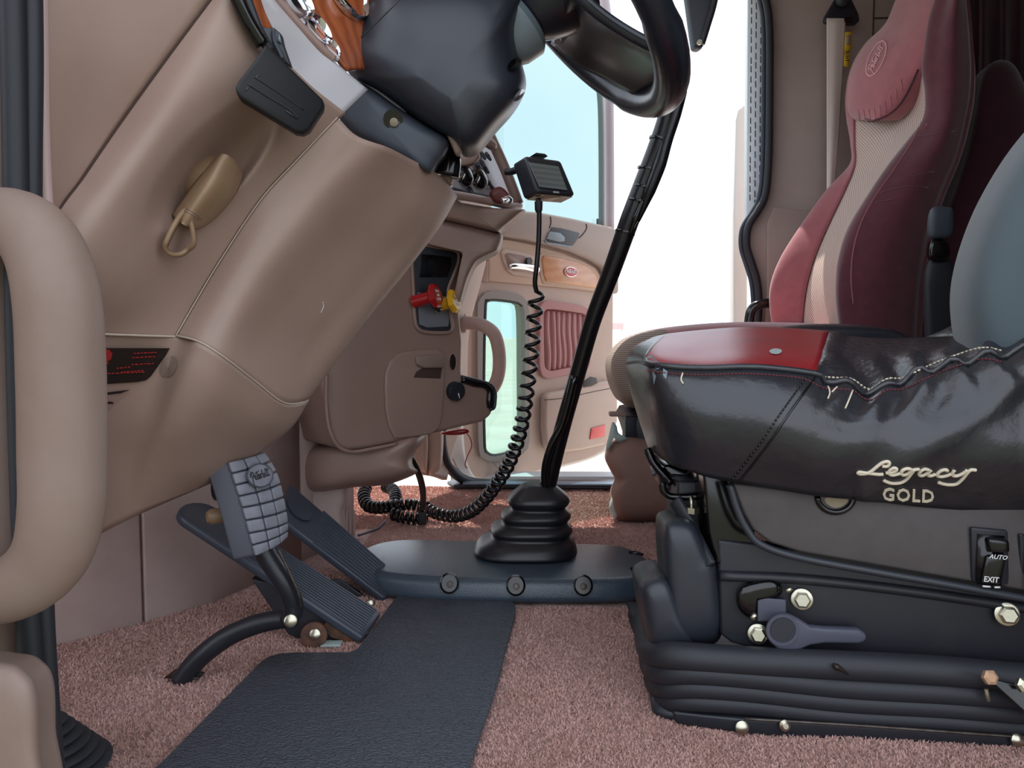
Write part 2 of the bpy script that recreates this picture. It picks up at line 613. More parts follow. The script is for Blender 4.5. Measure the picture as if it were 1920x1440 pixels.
# ================================================================== the setting
def carpet_material():
    m = bpy.data.materials.new('rose_carpet')
    m.use_nodes = True
    nt = m.node_tree
    b = nt.nodes['Principled BSDF']
    b.inputs['Roughness'].default_value = 0.95
    b.inputs['Specular IOR Level'].default_value = 0.1
    b.inputs['Sheen Weight'].default_value = 0.3
    tc = nt.nodes.new('ShaderNodeTexCoord')
    def noise(s, d=5, r=.6):
        n = nt.nodes.new('ShaderNodeTexNoise')
        n.inputs['Scale'].default_value = s
        n.inputs['Detail'].default_value = d
        n.inputs['Roughness'].default_value = r
        nt.links.new(tc.outputs['Object'], n.inputs['Vector'])
        return n
    def ramp(n, a, b_, lo, hi):
        r = nt.nodes.new('ShaderNodeValToRGB')
        r.color_ramp.elements[0].position = lo
        r.color_ramp.elements[1].position = hi
        r.color_ramp.elements[0].color = a
        r.color_ramp.elements[1].color = b_
        nt.links.new(n.outputs['Fac'], r.inputs['Fac'])
        return r
    base = ramp(noise(5), rgb(206, 160, 150), rgb(218, 176, 164), .3, .7)
    tuft = ramp(noise(200, 3, .7), rgb(120, 82, 74), rgb(255, 255, 255), .32, .58)
    mul = nt.nodes.new('ShaderNodeMix')
    mul.data_type = 'RGBA'
    mul.blend_type = 'MULTIPLY'
    mul.inputs[0].default_value = 0.75
    nt.links.new(base.outputs['Color'], mul.inputs[6])
    nt.links.new(tuft.outputs['Color'], mul.inputs[7])
    dirt = ramp(noise(11, 6, .7), rgb(255, 255, 255), rgb(150, 132, 112), .52, .78)
    mul2 = nt.nodes.new('ShaderNodeMix')
    mul2.data_type = 'RGBA'
    mul2.blend_type = 'MULTIPLY'
    mul2.inputs[0].default_value = 0.8
    nt.links.new(mul.outputs[2], mul2.inputs[6])
    nt.links.new(dirt.outputs['Color'], mul2.inputs[7])
    nt.links.new(mul2.outputs[2], b.inputs['Base Color'])
    bp = nt.nodes.new('ShaderNodeBump')
    bp.inputs['Strength'].default_value = 0.9
    bp.inputs['Distance'].default_value = 0.006
    nt.links.new(noise(220, 4, .7).outputs['Fac'], bp.inputs['Height'])
    nt.links.new(bp.outputs['Normal'], b.inputs['Normal'])
    return m

carpet = carpet_material()

# floor: a gently lumpy carpet
def floor_mesh():
    x0, x1, y0, y1 = -1.15, 2.2, 0.62, 2.58
    nx, ny = 160, 96
    from mathutils import noise as NZ
    vs, fs = [], []
    for j in range(ny + 1):
        for i in range(nx + 1):
            x = x0 + (x1 - x0) * i / nx
            y = y0 + (y1 - y0) * j / ny
            z = 0.004 * NZ.noise(V((x * 7, y * 7, 3))) + 0.002 * NZ.noise(V((x * 22, y * 22, 9))) - 0.004
            vs.append(V((x, y, z)))
    w = nx + 1
    for j in range(ny):
        for i in range(nx):
            a = j * w + i
            fs.append((a, a + 1, a + w + 1, a + w))
    return mk('floor', vs, fs, carpet)
floor = tag(floor_mesh(), 'rose carpet on the cab floor', kind='structure')

# subfloor, so that the cab stands as a closed body
tag(rbox('trim_subfloor', (0.5, 1.6, -0.09), (3.4, 2.0, 0.14), frame_m, bevel=0), kind='structure')

# engine-tunnel / kick wall in front of the pedals: angled panels
line = [V((-1.05, 0.90, 0)), fl(104, 1209), fl(271, 1165), fl(400, 1127), V((-.47, 1.70, 0)), V((-.40, 1.93, 0)), V((-.47, 1.99, 0)), V((-.95, 2.0, 0))]
def wall_strip(name, p, q, z0, z1, mat, t=0.02, kind='structure', bev=.004):
    d = (q - p).normalized()
    n = V((d.y, -d.x, 0))
    a, b = V((p.x, p.y, z0)), V((q.x, q.y, z0))
    u = V((0, 0, z1 - z0))
    return prism(name, [a, b, b + u, a + u], n * -t, mat, bevel=bev)
kw = None
wf = bpy.data.objects.new('wall_front', None)
COL.objects.link(wf)
wf.location = line[1]
tag(wf, kind='structure')
for i in range(len(line) - 1):
    p, q = line[i], line[i + 1]
    d = (q - p).normalized() * 0.002
    g0, g1 = (1 if i == 2 else -.5), (1 if i == 1 else -.5)
    o = wall_strip('kick_panel', p + d * g0, q - d * g1, -0.02, 0.75, kick_m, bev=(.004 if i in (1, 2) else 0))
    o.parent = wf
    o.location = -wf.location
# ribbed vent on the tunnel side facing the passenger footwell
for k in range(4):
    x = 641 + k * 7
    o = hexa('vent_slat', [at(x, 958, 1.84 + k * .01), at(x + 4, 956, 1.845 + k * .01), at(x + 4, 1006, 1.845 + k * .01), at(x, 1010, 1.84 + k * .01)] +
             [at(x, 958, 1.90), at(x + 4, 956, 1.90), at(x + 4, 1006, 1.90), at(x, 1010, 1.90)], kick_m, wf, bevel=.001)

# far front wall of the passenger footwell and the firewall behind the dash
tag(rbox('wall_firewall', (-1.16, 1.6, 0.45), (0.04, 1.96, 1.0), kick_m, bevel=0), kind='structure')
# roof, rear wall of the sleeper, driver side wall ahead of and behind the door opening
tag(rbox('ceiling', (0.95, 1.64, 1.86), (3.3, 2.0, 0.05), wall_m, bevel=0), kind='structure')
tag(rbox('wall_back', (2.32, 1.64, 0.9), (0.05, 2.0, 1.9), maroon_d, bevel=0), kind='structure')
tag(rbox('wall_driver', (1.55, 0.64, 0.9), (1.5, 0.06, 1.9), wall_m, bevel=0), kind='structure')

# ---- driver side A pillar and its rubber door seals (left edge of the picture)
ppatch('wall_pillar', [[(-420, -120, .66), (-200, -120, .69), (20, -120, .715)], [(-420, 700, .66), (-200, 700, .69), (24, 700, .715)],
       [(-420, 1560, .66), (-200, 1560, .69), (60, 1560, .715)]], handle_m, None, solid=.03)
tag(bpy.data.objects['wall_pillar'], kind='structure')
sl = thing('door_seal', 'black double-ribbed rubber door seal beside the large beige grab handle', 'door seal', at(70, 1500, .70))
tube('seal_lip', ats([(22, -60, .70), (26, 120, .70), (30, 350, .70), (36, 700, .70), (48, 1050, .70), (62, 1300, .70), (80, 1500, .70)]), .0105, rubber, sl, seg=14)
tube('seal_bulb', ats([(60, -60, .712), (62, 120, .712), (60, 350, .712), (62, 700, .712), (78, 1050, .712), (92, 1300, .712), (108, 1500, .712)]), .0085, rubber, sl, seg=14)
tag(tube('trim_dash_edge', ats([(78, -60, .735), (80, 120, .735), (82, 250, .735), (86, 350, .735), (92, 430, .735)]), .0055, pink_t), kind='structure')

# ---- passenger side wall with the door opening
PW = 2.62
def wp(px, py, off=0.0):
    return at(px, py, PW + off)
seal_px = [(1405, -40), (1428, -22), (1440, 5), (1446, 60), (1446, 180), (1444, 300), (1438, 365), (1424, 395), (1406, 425), (1403, 460), (1412, 492), (1422, 525), (1426, 565), (1424, 610), (1420, 700), (1405, 905)]
edge = spline([V((a, b, 0)) for a, b in seal_px], 5)
wl = [wp(q.x + 2, q.y) for q in edge]
xr = 2.3
wl2 = [V((xr, PW, p.z)) for p in wl]
pr = [[wl[i], wl[i].lerp(V((1.35, PW, wl[i].z)), .5), wl2[i]] for i in range(len(wl))]
o = grid_mesh('wall_passenger', pr, wall_m, None, solid=.05)
tag(o, kind='structure')
tag(rbox('wall_passenger_header', (0.7, PW + .03, 1.79), (3.2, .06, .22), wall_m, bevel=.01), kind='structure')
tag(tube('trim_door_seal', [wp(q.x - 3, q.y, -.012) for q in edge[::2]], .0125, rubber, seg=12, n=2), kind='structure')
tag(tube('trim_door_seal_lip', [wp(q.x - 14, q.y + 2, .006) for q in edge[::2]], .0075, slot_m, seg=10, n=2), kind='structure')
# lower sleeper-side moulding and panel joints on that wall
tag(prism('trim_wall_panel', [wp(1449, 388, -.004), wp(1560, 400, -.004), wp(1600, 395, -.004), wp(1700, 390, -.004), wp(1700, 640, -.004), wp(1430, 640, -.004), wp(1436, 560, -.004), wp(1436, 420, -.004)],
      (0, -.012, 0), wall_m, bevel=.006), kind='structure')
wt = bvh(bpy.data.objects['wall_passenger'])
o = tube('trim_wall_joint', [wp(1640, -40, -.003), wp(1637, 60, -.003), wp(1634, 200, -.003), wp(1630, 330, -.003)], .0022, line_m)
tag(o, kind='structure')
o = tube('trim_wall_joint', [wp(1640, 34, -.003), wp(1670, 33, -.003), wp(1730, 30, -.003)], .0022, line_m)
tag(o, kind='structure')

# pale inner jamb with rows of short slots, just outside the seal
jb = thing('door_jamb', 'pale slotted jamb strip just outside the passenger door seal', 'door jamb', wp(1405, 905, .10))
prism('jamb_plate', [wp(1402, -60, .06), wp(1440, -60, .02), wp(1440, 380, .02), wp(1424, 400, .02), wp(1410, 430, .03), wp(1400, 430, .06)], (0, .03, 0), jamb_m, jb, bevel=.003)
for r in range(24):
    for c in range(3):
        x = 1409 + c * 9 - r * .15
        y = -4 + r * 18.5 + (c % 2) * 9 + RND.uniform(-2, 2)
        if y > 385 or (y > 330 and c == 2):
            continue
        a = wp(x, y, .0498 - c * .0106 - .012)
        b = wp(x + .3, y + 12, .0498 - c * .0106 - .012)
        o = tube('slot', [a, a.lerp(b, .5), b], .0019, slot_m, jb, seg=6, n=2)
prism('exterior_post', [wp(1380, 225, .25), wp(1384, 205, .25), wp(1397, 195, .25), wp(1402, 230, .25), wp(1402, 880, .25), wp(1376, 880, .25), wp(1376, 400, .25)], (0, .06, 0), post_m, jb, bevel=.006)

# sill: scuff plate with rails
sill = [fl(838, 909, .004), fl(850, 904, .004), fl(1250, 906, .004), fl(1250, 918, .004), fl(850, 916, .004)]
tag(prism('trim_sill', sill, (0, 0, .012), black_s, bevel=.004), kind='structure')
sp_ = [fl(868, 904.5, .018), fl(1250, 906, .018), fl(1250, 911, .018), fl(868, 909.5, .018)]
tag(prism('trim_sill_plate', sp_, (0, 0, .005), M('blue_grey_sill', (120, 138, 158), .35, metal=.4), bevel=.001), kind='structure')
tag(prism('trim_sill_step', [fl(845, 903, -.02), fl(1420, 905, -.02), fl(1420, 895, -.02), fl(845, 893, -.02)], (0, 0, .02), jamb_m, bevel=.002), kind='structure')

# passenger A pillar: kick panels, white jamb, rubber seal round the lower front corner
tag(ppatch('wall_pillar_passenger', [[(862, 300, 2.3), (905, 300, 2.42), (925, 300, 2.5)], [(850, 520, 2.3), (890, 520, 2.42), (915, 470, 2.5)], [(845, 620, 2.3), (870, 620, 2.42), (880, 620, 2.48)],
      [(820, 760, 2.3), (850, 760, 2.42), (874, 760, 2.48)], [(795, 830, 2.3), (830, 850, 2.42), (850, 850, 2.48)], [(795, 890, 2.3), (820, 895, 2.40), (838, 900, 2.44)]], door_beige, solid=.02), kind='structure')
for k, (oo, Y) in enumerate([([(765, 800), (800, 800), (801, 880), (792, 884), (770, 880)], 2.28), ([(800, 790), (828, 790), (828, 868), (815, 888), (803, 884)], 2.32)]):
    tag(pillow('trim_kick', oo, Y, .05, door_beige, p=4), kind='structure')
tag(tube('trim_front_seal', ats([(828, 800, 2.40), (828, 830, 2.42), (836, 865, 2.45), (855, 890, 2.5), (885, 904, 2.56), (930, 908, 2.6)]), .016, rubber, seg=12), kind='structure')
tag(ppatch('trim_white_jamb', [[(838, 790, 2.47), (868, 790, 2.53)], [(840, 840, 2.49), (872, 850, 2.55)], [(858, 880, 2.54), (884, 885, 2.6)], [(885, 900, 2.6), (900, 902, 2.63)]], jamb_w, solid=.01), kind='structure')

# ---- outside: bare ground and a few low things on the horizon
def ground_mat():
    """pale dry dirt, giving way to grass on the driver's side of the truck"""
    m = M('pale_ground', (200, 190, 180), 0.9, vary=(0.6, (184, 170, 156), .35, .7), bump=(8, .3, .02))
    nt = m.node_tree
    b = nt.nodes['Principled BSDF']
    old = b.inputs['Base Color'].links[0].from_socket
    tc = nt.nodes.new('ShaderNodeTexCoord')
    sp = nt.nodes.new('ShaderNodeSeparateXYZ')
    nz = nt.nodes.new('ShaderNodeTexNoise')
    nz.inputs['Scale'].default_value = 1.2
    ad = nt.nodes.new('ShaderNodeMath')
    ad.operation = 'MULTIPLY_ADD'
    ad.inputs[1].default_value = 3.0
    mr = nt.nodes.new('ShaderNodeMapRange')
    mr.inputs['From Min'].default_value = 1.2
    mr.inputs['From Max'].default_value = 2.2
    mx = nt.nodes.new('ShaderNodeMix')
    mx.data_type = 'RGBA'
    mx.inputs[6].default_value = rgb(86, 86, 68)  # olive grass tone, added out of view and darkened to cut bounce light
    nt.links.new(tc.outputs['Object'], sp.inputs[0])
    nt.links.new(tc.outputs['Object'], nz.inputs['Vector'])
    nt.links.new(nz.outputs['Fac'], ad.inputs[0])
    nt.links.new(sp.outputs['Y'], ad.inputs[2])
    nt.links.new(ad.outputs[0], mr.inputs['Value'])
    nt.links.new(mr.outputs[0], mx.inputs[0])
    nt.links.new(old, mx.inputs[7])
    nt.links.new(mx.outputs[2], b.inputs['Base Color'])
    return m
gm = ground_mat()
g = mk('ground', [V((-400, -400, -1.25)), V((400, -400, -1.25)), V((400, 900, -1.25)), V((-400, 900, -1.25))], [(0, 1, 2, 3)], gm, smooth=False)
tag(g, kind='structure')
hb = thing('roadside_sign', 'tiny red and white sign on the far horizon seen through the open door', 'sign', (8.0, 60, -1.25))
rbox('sign_board', (8.12, 60, 1.25), (1.0, .2, .5), M('sign_hazed_red', (226, 176, 176), .6), hb, bevel=.02)  # red paled in the base colour to imitate haze
rbox('sign_post', (7.7, 60, 0), (.12, .12, 2.5), jamb_w, hb, bevel=0)
rbox('sign_post', (8.5, 60, 0), (.12, .12, 2.5), jamb_w, hb, bevel=0)
sh = pillow('roadside_shrub', [(1148, 640), (1152, 632), (1160, 634), (1166, 637), (1168, 642), (1160, 645)], 55, 1.2, M('grey_green_leaves', (140, 156, 140), .9, bump=(6, 1, .1)))
sh.location.z = -1.15 - min(v.co.z for v in sh.data.vertices) - .1
tag(sh, 'hazy grey-green shrub on the horizon below the distant sign', 'shrub')

# added unseen driver's door, swung open beside the viewpoint to block side light
dd0, dd1 = V((-.46, .60, 0)), V((-.86, -.22, 0))
ddn = V((dd1.y - dd0.y, dd0.x - dd1.x, 0)).normalized()
tag(prism('door_light_blocker', [dd0 + V((0, 0, -.05)), dd1 + V((0, 0, -.05)), dd1 + V((0, 0, .95)), dd0 + V((0, 0, .95))], ddn * .06, door_beige, bevel=.01), kind='structure')
for o_ in (0.0, 1.0):
    p_ = dd0.lerp(dd1, .03 + .94 * o_)
    tag(prism('trim_blocker_post', [p_ + V((-.02, -.02, .95)), p_ + V((.02, -.02, .95)), p_ + V((.02, .02, .95)), p_ + V((-.02, .02, .95))], (0, 0, .75), rubber, bevel=.004), kind='structure')
# ================================================================== dashboard, driver side
dash = thing('dashboard', 'beige moulded dashboard with knee panels wrapping around the steering column', 'dashboard', at(195, 995, .98))
p1 = ppatch('end_panel', [
    [(66, -60, .735), (240, -60, .80), (440, -60, .865)],
    [(76, 100, .735), (195, 100, .79), (320, 100, .84)],
    [(80, 230, .735), (150, 230, .778), (226, 230, .82)],
    [(84, 330, .735), (118, 330, .763), (157, 330, .79)],
    [(88, 425, .735), (91, 424, .748), (95, 420, .76)]], beige, dash)

# outline of the hollow around the ball knob, as a scoop pressed into the knee panel
def scoop(p):
    px, py = to_px(p)
    ax = V((-.70, .71))                      # along the seam, downwards
    q = V((px - 405, py - 318))
    u = q.dot(ax)
    w = q.x * .71 + q.y * .70                # across, towards the column
    du = u / 150.0
    dw = (w + 14) / (58.0 if w < -14 else 62.0)
    r = du * du + dw * dw
    if r < 1.3:
        f = max(0.0, 1 - r / 1.3)
        f = f * f * (3 - 2 * f)
        return p + V((-.25, .97, 0)) * (0.055 * f)
    return p

p2 = ppatch('knee_panel', [
    [(440, -60, .865), (458, -40, .86), (502, 70, .89), (572, 150, .935), (648, 212, .99)],
    [(320, 100, .84), (375, 120, .832), (445, 170, .868), (510, 240, .925), (555, 302, .978)],
    [(226, 230, .82), (285, 260, .812), (352, 310, .862), (420, 352, .92), (486, 378, .967)],
    [(157, 330, .79), (215, 365, .788), (290, 420, .845), (350, 468, .905), (408, 496, .952)],
    [(95, 420, .76), (150, 470, .765), (230, 530, .82), (300, 560, .885), (361, 575, .934)],
    [(20, 600, .755), (80, 614, .775), (175, 625, .83), (262, 629, .875), (330, 631, .917)]], beige, dash, nu=14, nv=14, warp=scoop)

p4 = ppatch('column_shroud', [
    [(633, 220, .987), (668, 254, 1.0), (722, 275, 1.03), (770, 298, 1.10), (824, 329, 1.18), (857, 369, 1.27), (835, 372, 1.38)],
    [(555, 302, .977), (602, 322, .985), (645, 342, 1.005), (715, 370, 1.08), (785, 402, 1.16), (826, 424, 1.25), (800, 420, 1.36)],
    [(486, 378, .966), (532, 400, .968), (575, 422, .985), (640, 455, 1.06), (712, 486, 1.14), (764, 506, 1.22), (735, 500, 1.33)],
    [(408, 496, .951), (452, 508, .945), (495, 524, .96), (560, 550, 1.03), (636, 576, 1.11), (692, 596, 1.19), (660, 588, 1.30)],
    [(361, 575, .933), (402, 590, .922), (445, 607, .935), (500, 635, 1.0), (572, 660, 1.08), (629, 680, 1.16), (600, 672, 1.27)],
    [(330, 629, .916), (374, 641, .903), (422, 671, .917), (480, 716, .98), (535, 756, 1.05), (578, 750, 1.14), (560, 742, 1.25)]], beige, dash, nu=8, nv=8)

p3 = ppatch('lower_panel', [
    [(40, 627, .77), (180, 628, .84), (330, 631, .915), (374, 644, .901), (422, 674, .915), (480, 719, .978), (535, 759, 1.048), (579, 752, 1.14), (560, 745, 1.25)],
    [(60, 700, .80), (190, 700, .865), (296, 700, .915), (348, 710, .90), (402, 740, .92), (458, 774, .98), (512, 800, 1.05), (548, 800, 1.12), (530, 792, 1.23)],
    [(80, 800, .85), (200, 792, .90), (276, 786, .925), (320, 790, .915), (362, 810, .935), (412, 834, .99), (458, 848, 1.05), (492, 846, 1.11), (470, 840, 1.22)],
    [(100, 920, .91), (195, 882, .935), (248, 866, .948), (288, 868, .945), (330, 880, .965), (372, 890, 1.0), (412, 892, 1.05), (442, 880, 1.11), (420, 872, 1.2)],
    [(110, 1045, .98), (195, 998, .98), (240, 975, .98), (272, 960, .985), (310, 943, 1.0), (350, 926, 1.03), (385, 911, 1.06), (417, 895, 1.12), (410, 882, 1.2)]], beige, dash, nu=6, nv=8)
rbox('dash_core', (-.62, 1.47, .90), (.36, .54, .22), brown, dash, bevel=.02)
rbox('dash_wing', (-.60, 2.18, .90), (.40, .46, .22), brown, dash, bevel=.02)
rbox('dash_top', (-.80, 1.62, 1.03), (.72, 1.88, .04), brown, dash, bevel=.012)
tr = bvh(p1, p2, p3, p4)
g2, g4, g3 = GRIDS['knee_panel'], GRIDS['column_shroud'], GRIDS['lower_panel']
bead('panel_joint', [r[0] for r in g2][4:], .0012, line_m, dash, off=.0008)
bead('panel_joint', [r[0] for r in g4], .0008, line_l, dash, off=.0014)
bead('panel_edge', [p for p in g4[-1][:-7]], .0012, line_l, dash, off=.0006)
bead('panel_edge', [p for p in g2[-1]][14:], .0014, line_l, dash, off=.0008)
# warning plate in its shallow pocket
st = decal('warning_plate', [(150, 650), (317, 651), (310, 664), (282, 704), (272, 711), (255, 714), (150, 720)], tr, dark_l, dash, off=.0035, Yd=.9, label='black warning plate with faded red print')
stt = bvh(st)
def on_plate(px, py):
    return hit(stt, px, py, .0008, .88)
decal('red_oval', [(176, 652), (190, 653), (204, 655), (210, 662), (208, 672), (200, 678), (188, 681), (176, 680)], stt, red_l, st, off=.0008, thick=.0005, Yd=.88)
bars = []
for (x0, x1, y0, y1) in [(250, 297, 662, 660), (247, 291, 670, 668), (246, 287, 683, 681), (218, 244, 690, 687), (226, 272, 697, 694), (192, 270, 700, 697)]:
    x = x0
    while x < x1 - 3:
        w = RND.uniform(3, 8)
        yy = y0 + (y1 - y0) * (x - x0) / (x1 - x0)
        bars.append([on_plate(x, yy), on_plate(min(x + w, x1), yy - .2)])
        x += w + 1.6
strokes('faded_print', bars, .0007, red_l, st, smooth_path=False)
decal('thumb_dimple', [(302, 684), (312, 672), (328, 668), (334, 680), (330, 696), (320, 706), (306, 706), (300, 698)], tr, handle_m, dash, off=.0012, n=3, Yd=.91)
decal('lower_slot', [(190, 735), (243, 729), (226, 745), (206, 766), (190, 768)], tr, brown, dash, off=.002, Yd=.9)
decal('dark_slit', [(190, 734), (240, 729), (225, 735), (190, 739)], tr, dark_l, dash, off=.003, Yd=.9)
decal('dark_slit', [(194, 750), (210, 751), (211, 755), (194, 754)], tr, dark_l, dash, off=.003, Yd=.9)
tubes = [[hit(tr, 604, 566, .0008), hit(tr, 606, 574, .0008), hit(tr, 601, 586, .0008)]]
strokes('scratch', tubes, .0006, white_p, dash)

# gauge cluster side: mauve trim, groove, wood and chrome bezels
def strip(name, L, R, mat, solid=.006):
    rows = [[l, l.lerp(r, .5), r] for l, r in zip(ats(L), ats(R))]
    return patch(name, rows, mat, dash, solid=solid)
strip('wood_strip', [(448, -70, .872), (470, -5, .885), (500, 64, .90), (530, 108, .93)], [(480, -70, .885), (488, -5, .90), (512, 54, .915), (540, 100, .94)], wood)
t1 = strip('gauge_trim', [(470, -70, .885), (482, -5, .90), (512, 60, .915), (550, 130, .94), (590, 172, .96), (640, 216, .99)],
      [(470, -70, .96), (516, -4, .98), (566, 52, 1.0), (604, 92, 1.015), (640, 126, 1.025), (690, 168, 1.06)], silver_t)
tube('trim_groove', ats([(470, -60, .955), (516, -4, .975), (566, 52, .995), (604, 92, 1.01), (626, 112, 1.02)]), .0055, brown, dash)
tube('trim_bead', ats([(478, -60, .965), (524, -4, .985), (574, 52, 1.005), (612, 92, 1.02), (634, 112, 1.03)]), .0042, silver_t, dash)
strip('wood_panel', [(490, -70, .98), (536, -4, 1.0), (586, 52, 1.02), (622, 92, 1.03), (652, 130, 1.045)], [(700, -70, 1.14), (700, -4, 1.14), (700, 52, 1.13), (696, 92, 1.12), (690, 130, 1.11)], wood)
gn = (at(570, 40, 1.0) - at(650, -20, 1.12)).cross(at(570, 40, 1.0) - at(620, 92, 1.03)).normalized()
if gn.dot(CAM - at(600, 40, 1.05)) < 0: gn = -gn
for (x, y, Y, r) in [(552, 8, 1.005, .024), (588, 62, 1.022, .022), (612, 96, 1.03, .014), (648, -6, 1.10, .036)]:
    lathe('gauge_bezel', [(r * .7, 0), (r, 0), (r * 1.02, .006), (r * .96, .012), (r * .82, .009), (r * .75, .003)], at(x, y, Y), gn, chrome, dash, seg=32)

# ---------------- black clip-on holder
hd = thing('phone_holder', 'black rectangular clip holder hanging on the dash edge above the beige knob', 'holder', at(560, 250, .9))
ho = [(497, 80), (604, 184), (608, 194), (606, 204), (580, 244), (568, 250), (554, 248), (450, 184), (441, 172), (441, 162), (447, 150), (480, 108)]
def hy(x): return .822 + (x - 440) * .00052
o = prism('holder_plate', [at(a, b, hy(a)) for a, b in ho], (-.004, .02, 0), holder_m, hd, bevel=.004)
ht = bvh(o)
seam('ridge', [(466, 158), (500, 180), (540, 204), (560, 222)], ht, .0012, black_s, hd, Yd=.85)
seam('ridge', [(480, 146), (520, 172), (570, 206)], ht, .0010, black_s, hd, Yd=.85)
for a_, b_ in [((478, 146), (486, 140)), ((460, 170), (466, 162)), ((536, 208), (556, 222))]:
    strokes('scuff', [[hit(ht, *a_, .0006), hit(ht, *b_, .0006)]], .0008, col_grey, hd, smooth_path=False)
tube('clip_arm', ats([(432, -40, .84), (446, 0, .845), (466, 42, .855), (492, 84, .868)]), .008, black_g, hd)
tube('clip_arm', ats([(452, -30, .85), (470, 20, .858), (486, 60, .866), (506, 96, .878)]), .006, black_s, hd)
prism('clip_jaw', ats([(484, 46, .885), (500, 52, .885), (512, 50, .89), (526, 62, .893), (530, 82, .895), (545, 124, .90), (520, 110, .895), (505, 96, .89), (498, 86, .885), (490, 66, .885)]), (.0, .012, 0), black_s, hd, bevel=.002)
tube('clip_spring', ats([(512, 54, .884), (514, 76, .886), (522, 94, .888), (530, 110, .89)]), .0022, col_grey, hd)
prism('clip_window', ats([(524, 64, .892), (529, 82, .893), (521, 78, .892)]), (0, -.002, 0), collar_m, hd, bevel=0)

# ---------------- ball knob with paddle and strap in the hollow
kb = thing('dash_knob', 'tan ball shaped knob with flat paddle and strap loop in the dash hollow', 'knob', at(335, 425, .90))
lathe('socket', [(.037, -.004), (.037, .004), (.031, .005)], at(378, 336, .942), (at(378, 336, .5) - at(380, 340, .95)), dark_l, kb)
pillow('ball', [(380, 286), (405, 292), (420, 312), (418, 345), (400, 372), (375, 384), (345, 378), (328, 358), (328, 325), (345, 298)], .925, .03, tan_m, kb, p=2.0)
ppatch('paddle', [[(404, 296, .905), (419, 288, .884), (442, 302, .90), (457, 326, .93)], [(366, 340, .89), (390, 346, .868), (424, 360, .895), (444, 362, .925)],
    [(334, 384, .884), (356, 398, .864), (388, 408, .89), (412, 402, .916)], [(322, 402, .884), (342, 420, .864), (366, 430, .886), (386, 424, .91)]], tan_m, kb, solid=.014)
kt = bvh(bpy.data.objects['paddle'])
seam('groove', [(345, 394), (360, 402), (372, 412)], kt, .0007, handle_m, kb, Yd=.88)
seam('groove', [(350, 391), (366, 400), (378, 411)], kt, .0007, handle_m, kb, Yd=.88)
lp = spline([hit(tr, a, b, o_, .87) for a, b, o_ in [(326, 404, .03), (318, 414, .022), (310, 430, .016), (300, 448, .012), (299, 461, .010), (307, 469, .010), (320, 468, .012), (330, 458, .014), (333, 440, .02), (336, 424, .026), (340, 414, .034)]], 5)
vs, fs = [], []
for i, p in enumerate(lp):
    sx = V((.25, -.96, .0)) * .006
    vs += [p - sx, p + sx]
for i in range(len(lp) - 1):
    fs.append((2 * i, 2 * i + 1, 2 * i + 3, 2 * i + 2))
mk('strap_loop', vs, fs, tan_m, kb, solid=.0045)

# ================================================================== steering column and wheel
cl = thing('steering_shroud', 'black moulded steering column cover with grey tilt bracket below it', 'steering column', at(740, 300, 1.2))
co = [(990, -60), (976, 30), (973, 80), (977, 112), (986, 148), (984, 172), (968, 204), (934, 240), (908, 274), (892, 288), (868, 291), (850, 268), (800, 240), (750, 204), (704, 170), (664, 148), (642, 118), (630, 88), (638, 58), (680, 2), (730, -60)]
cb = pillow('cover', co, 1.18, .11, column_m, cl, p=3.0, rings=12, n=5, relax=14)
ct = bvh(cb)
seam('parting_line', [(752, -4), (725, 24), (690, 58), (660, 88), (648, 104), (642, 118)], ct, .0012, black_g, cl, Yd=1.1)
for (x, y, a, b, r) in [(961, 122, 15, 9, -.8), (969, 177, 14, 6, -.8)]:
    ol = []
    for k in range(16):
        w = 2 * math.pi * k / 16
        u, v = a * math.cos(w), b * math.sin(w)
        ol.append((x + u * math.cos(r) - v * math.sin(r), y + u * math.sin(r) + v * math.cos(r)))
    decal('screw_cap', ol, ct, black_g, cl, off=.004, thick=.003, Yd=1.1)
pillow('tilt_bracket', [(662, 150), (648, 172), (637, 196), (634, 216), (646, 236), (668, 256), (722, 284), (772, 308), (806, 326), (822, 306), (836, 288), (840, 262), (800, 236), (745, 200), (700, 168)], 1.165, .05, col_grey, cl, p=4, n=4)
tb = bvh(bpy.data.objects['tilt_bracket'])
c0 = hit(tb, 737, 224, .001)
lathe('screw_recess', [(.0135, 0), (.0135, .002), (.0105, .002), (.0105, .0008)], c0, CAM - c0, black_g, cl)
lathe('screw', [(.006, 0), (.006, .003), (.003, .0035)], hit(tb, 739, 230, .002), CAM - c0, brass, cl, seg=16)
tube('tilt_shaft', ats([(800, 262, 1.2), (830, 280, 1.2), (842, 300, 1.2), (838, 330, 1.2)]), [.012, .016, .018, .02], black_g, cl)
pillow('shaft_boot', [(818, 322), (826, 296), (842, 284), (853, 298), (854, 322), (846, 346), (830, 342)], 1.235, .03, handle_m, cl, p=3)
pillow('tilt_lever', [(838, 250), (852, 246), (862, 262), (866, 284), (856, 292), (846, 272)], 1.14, .015, handle_m, cl, p=3)

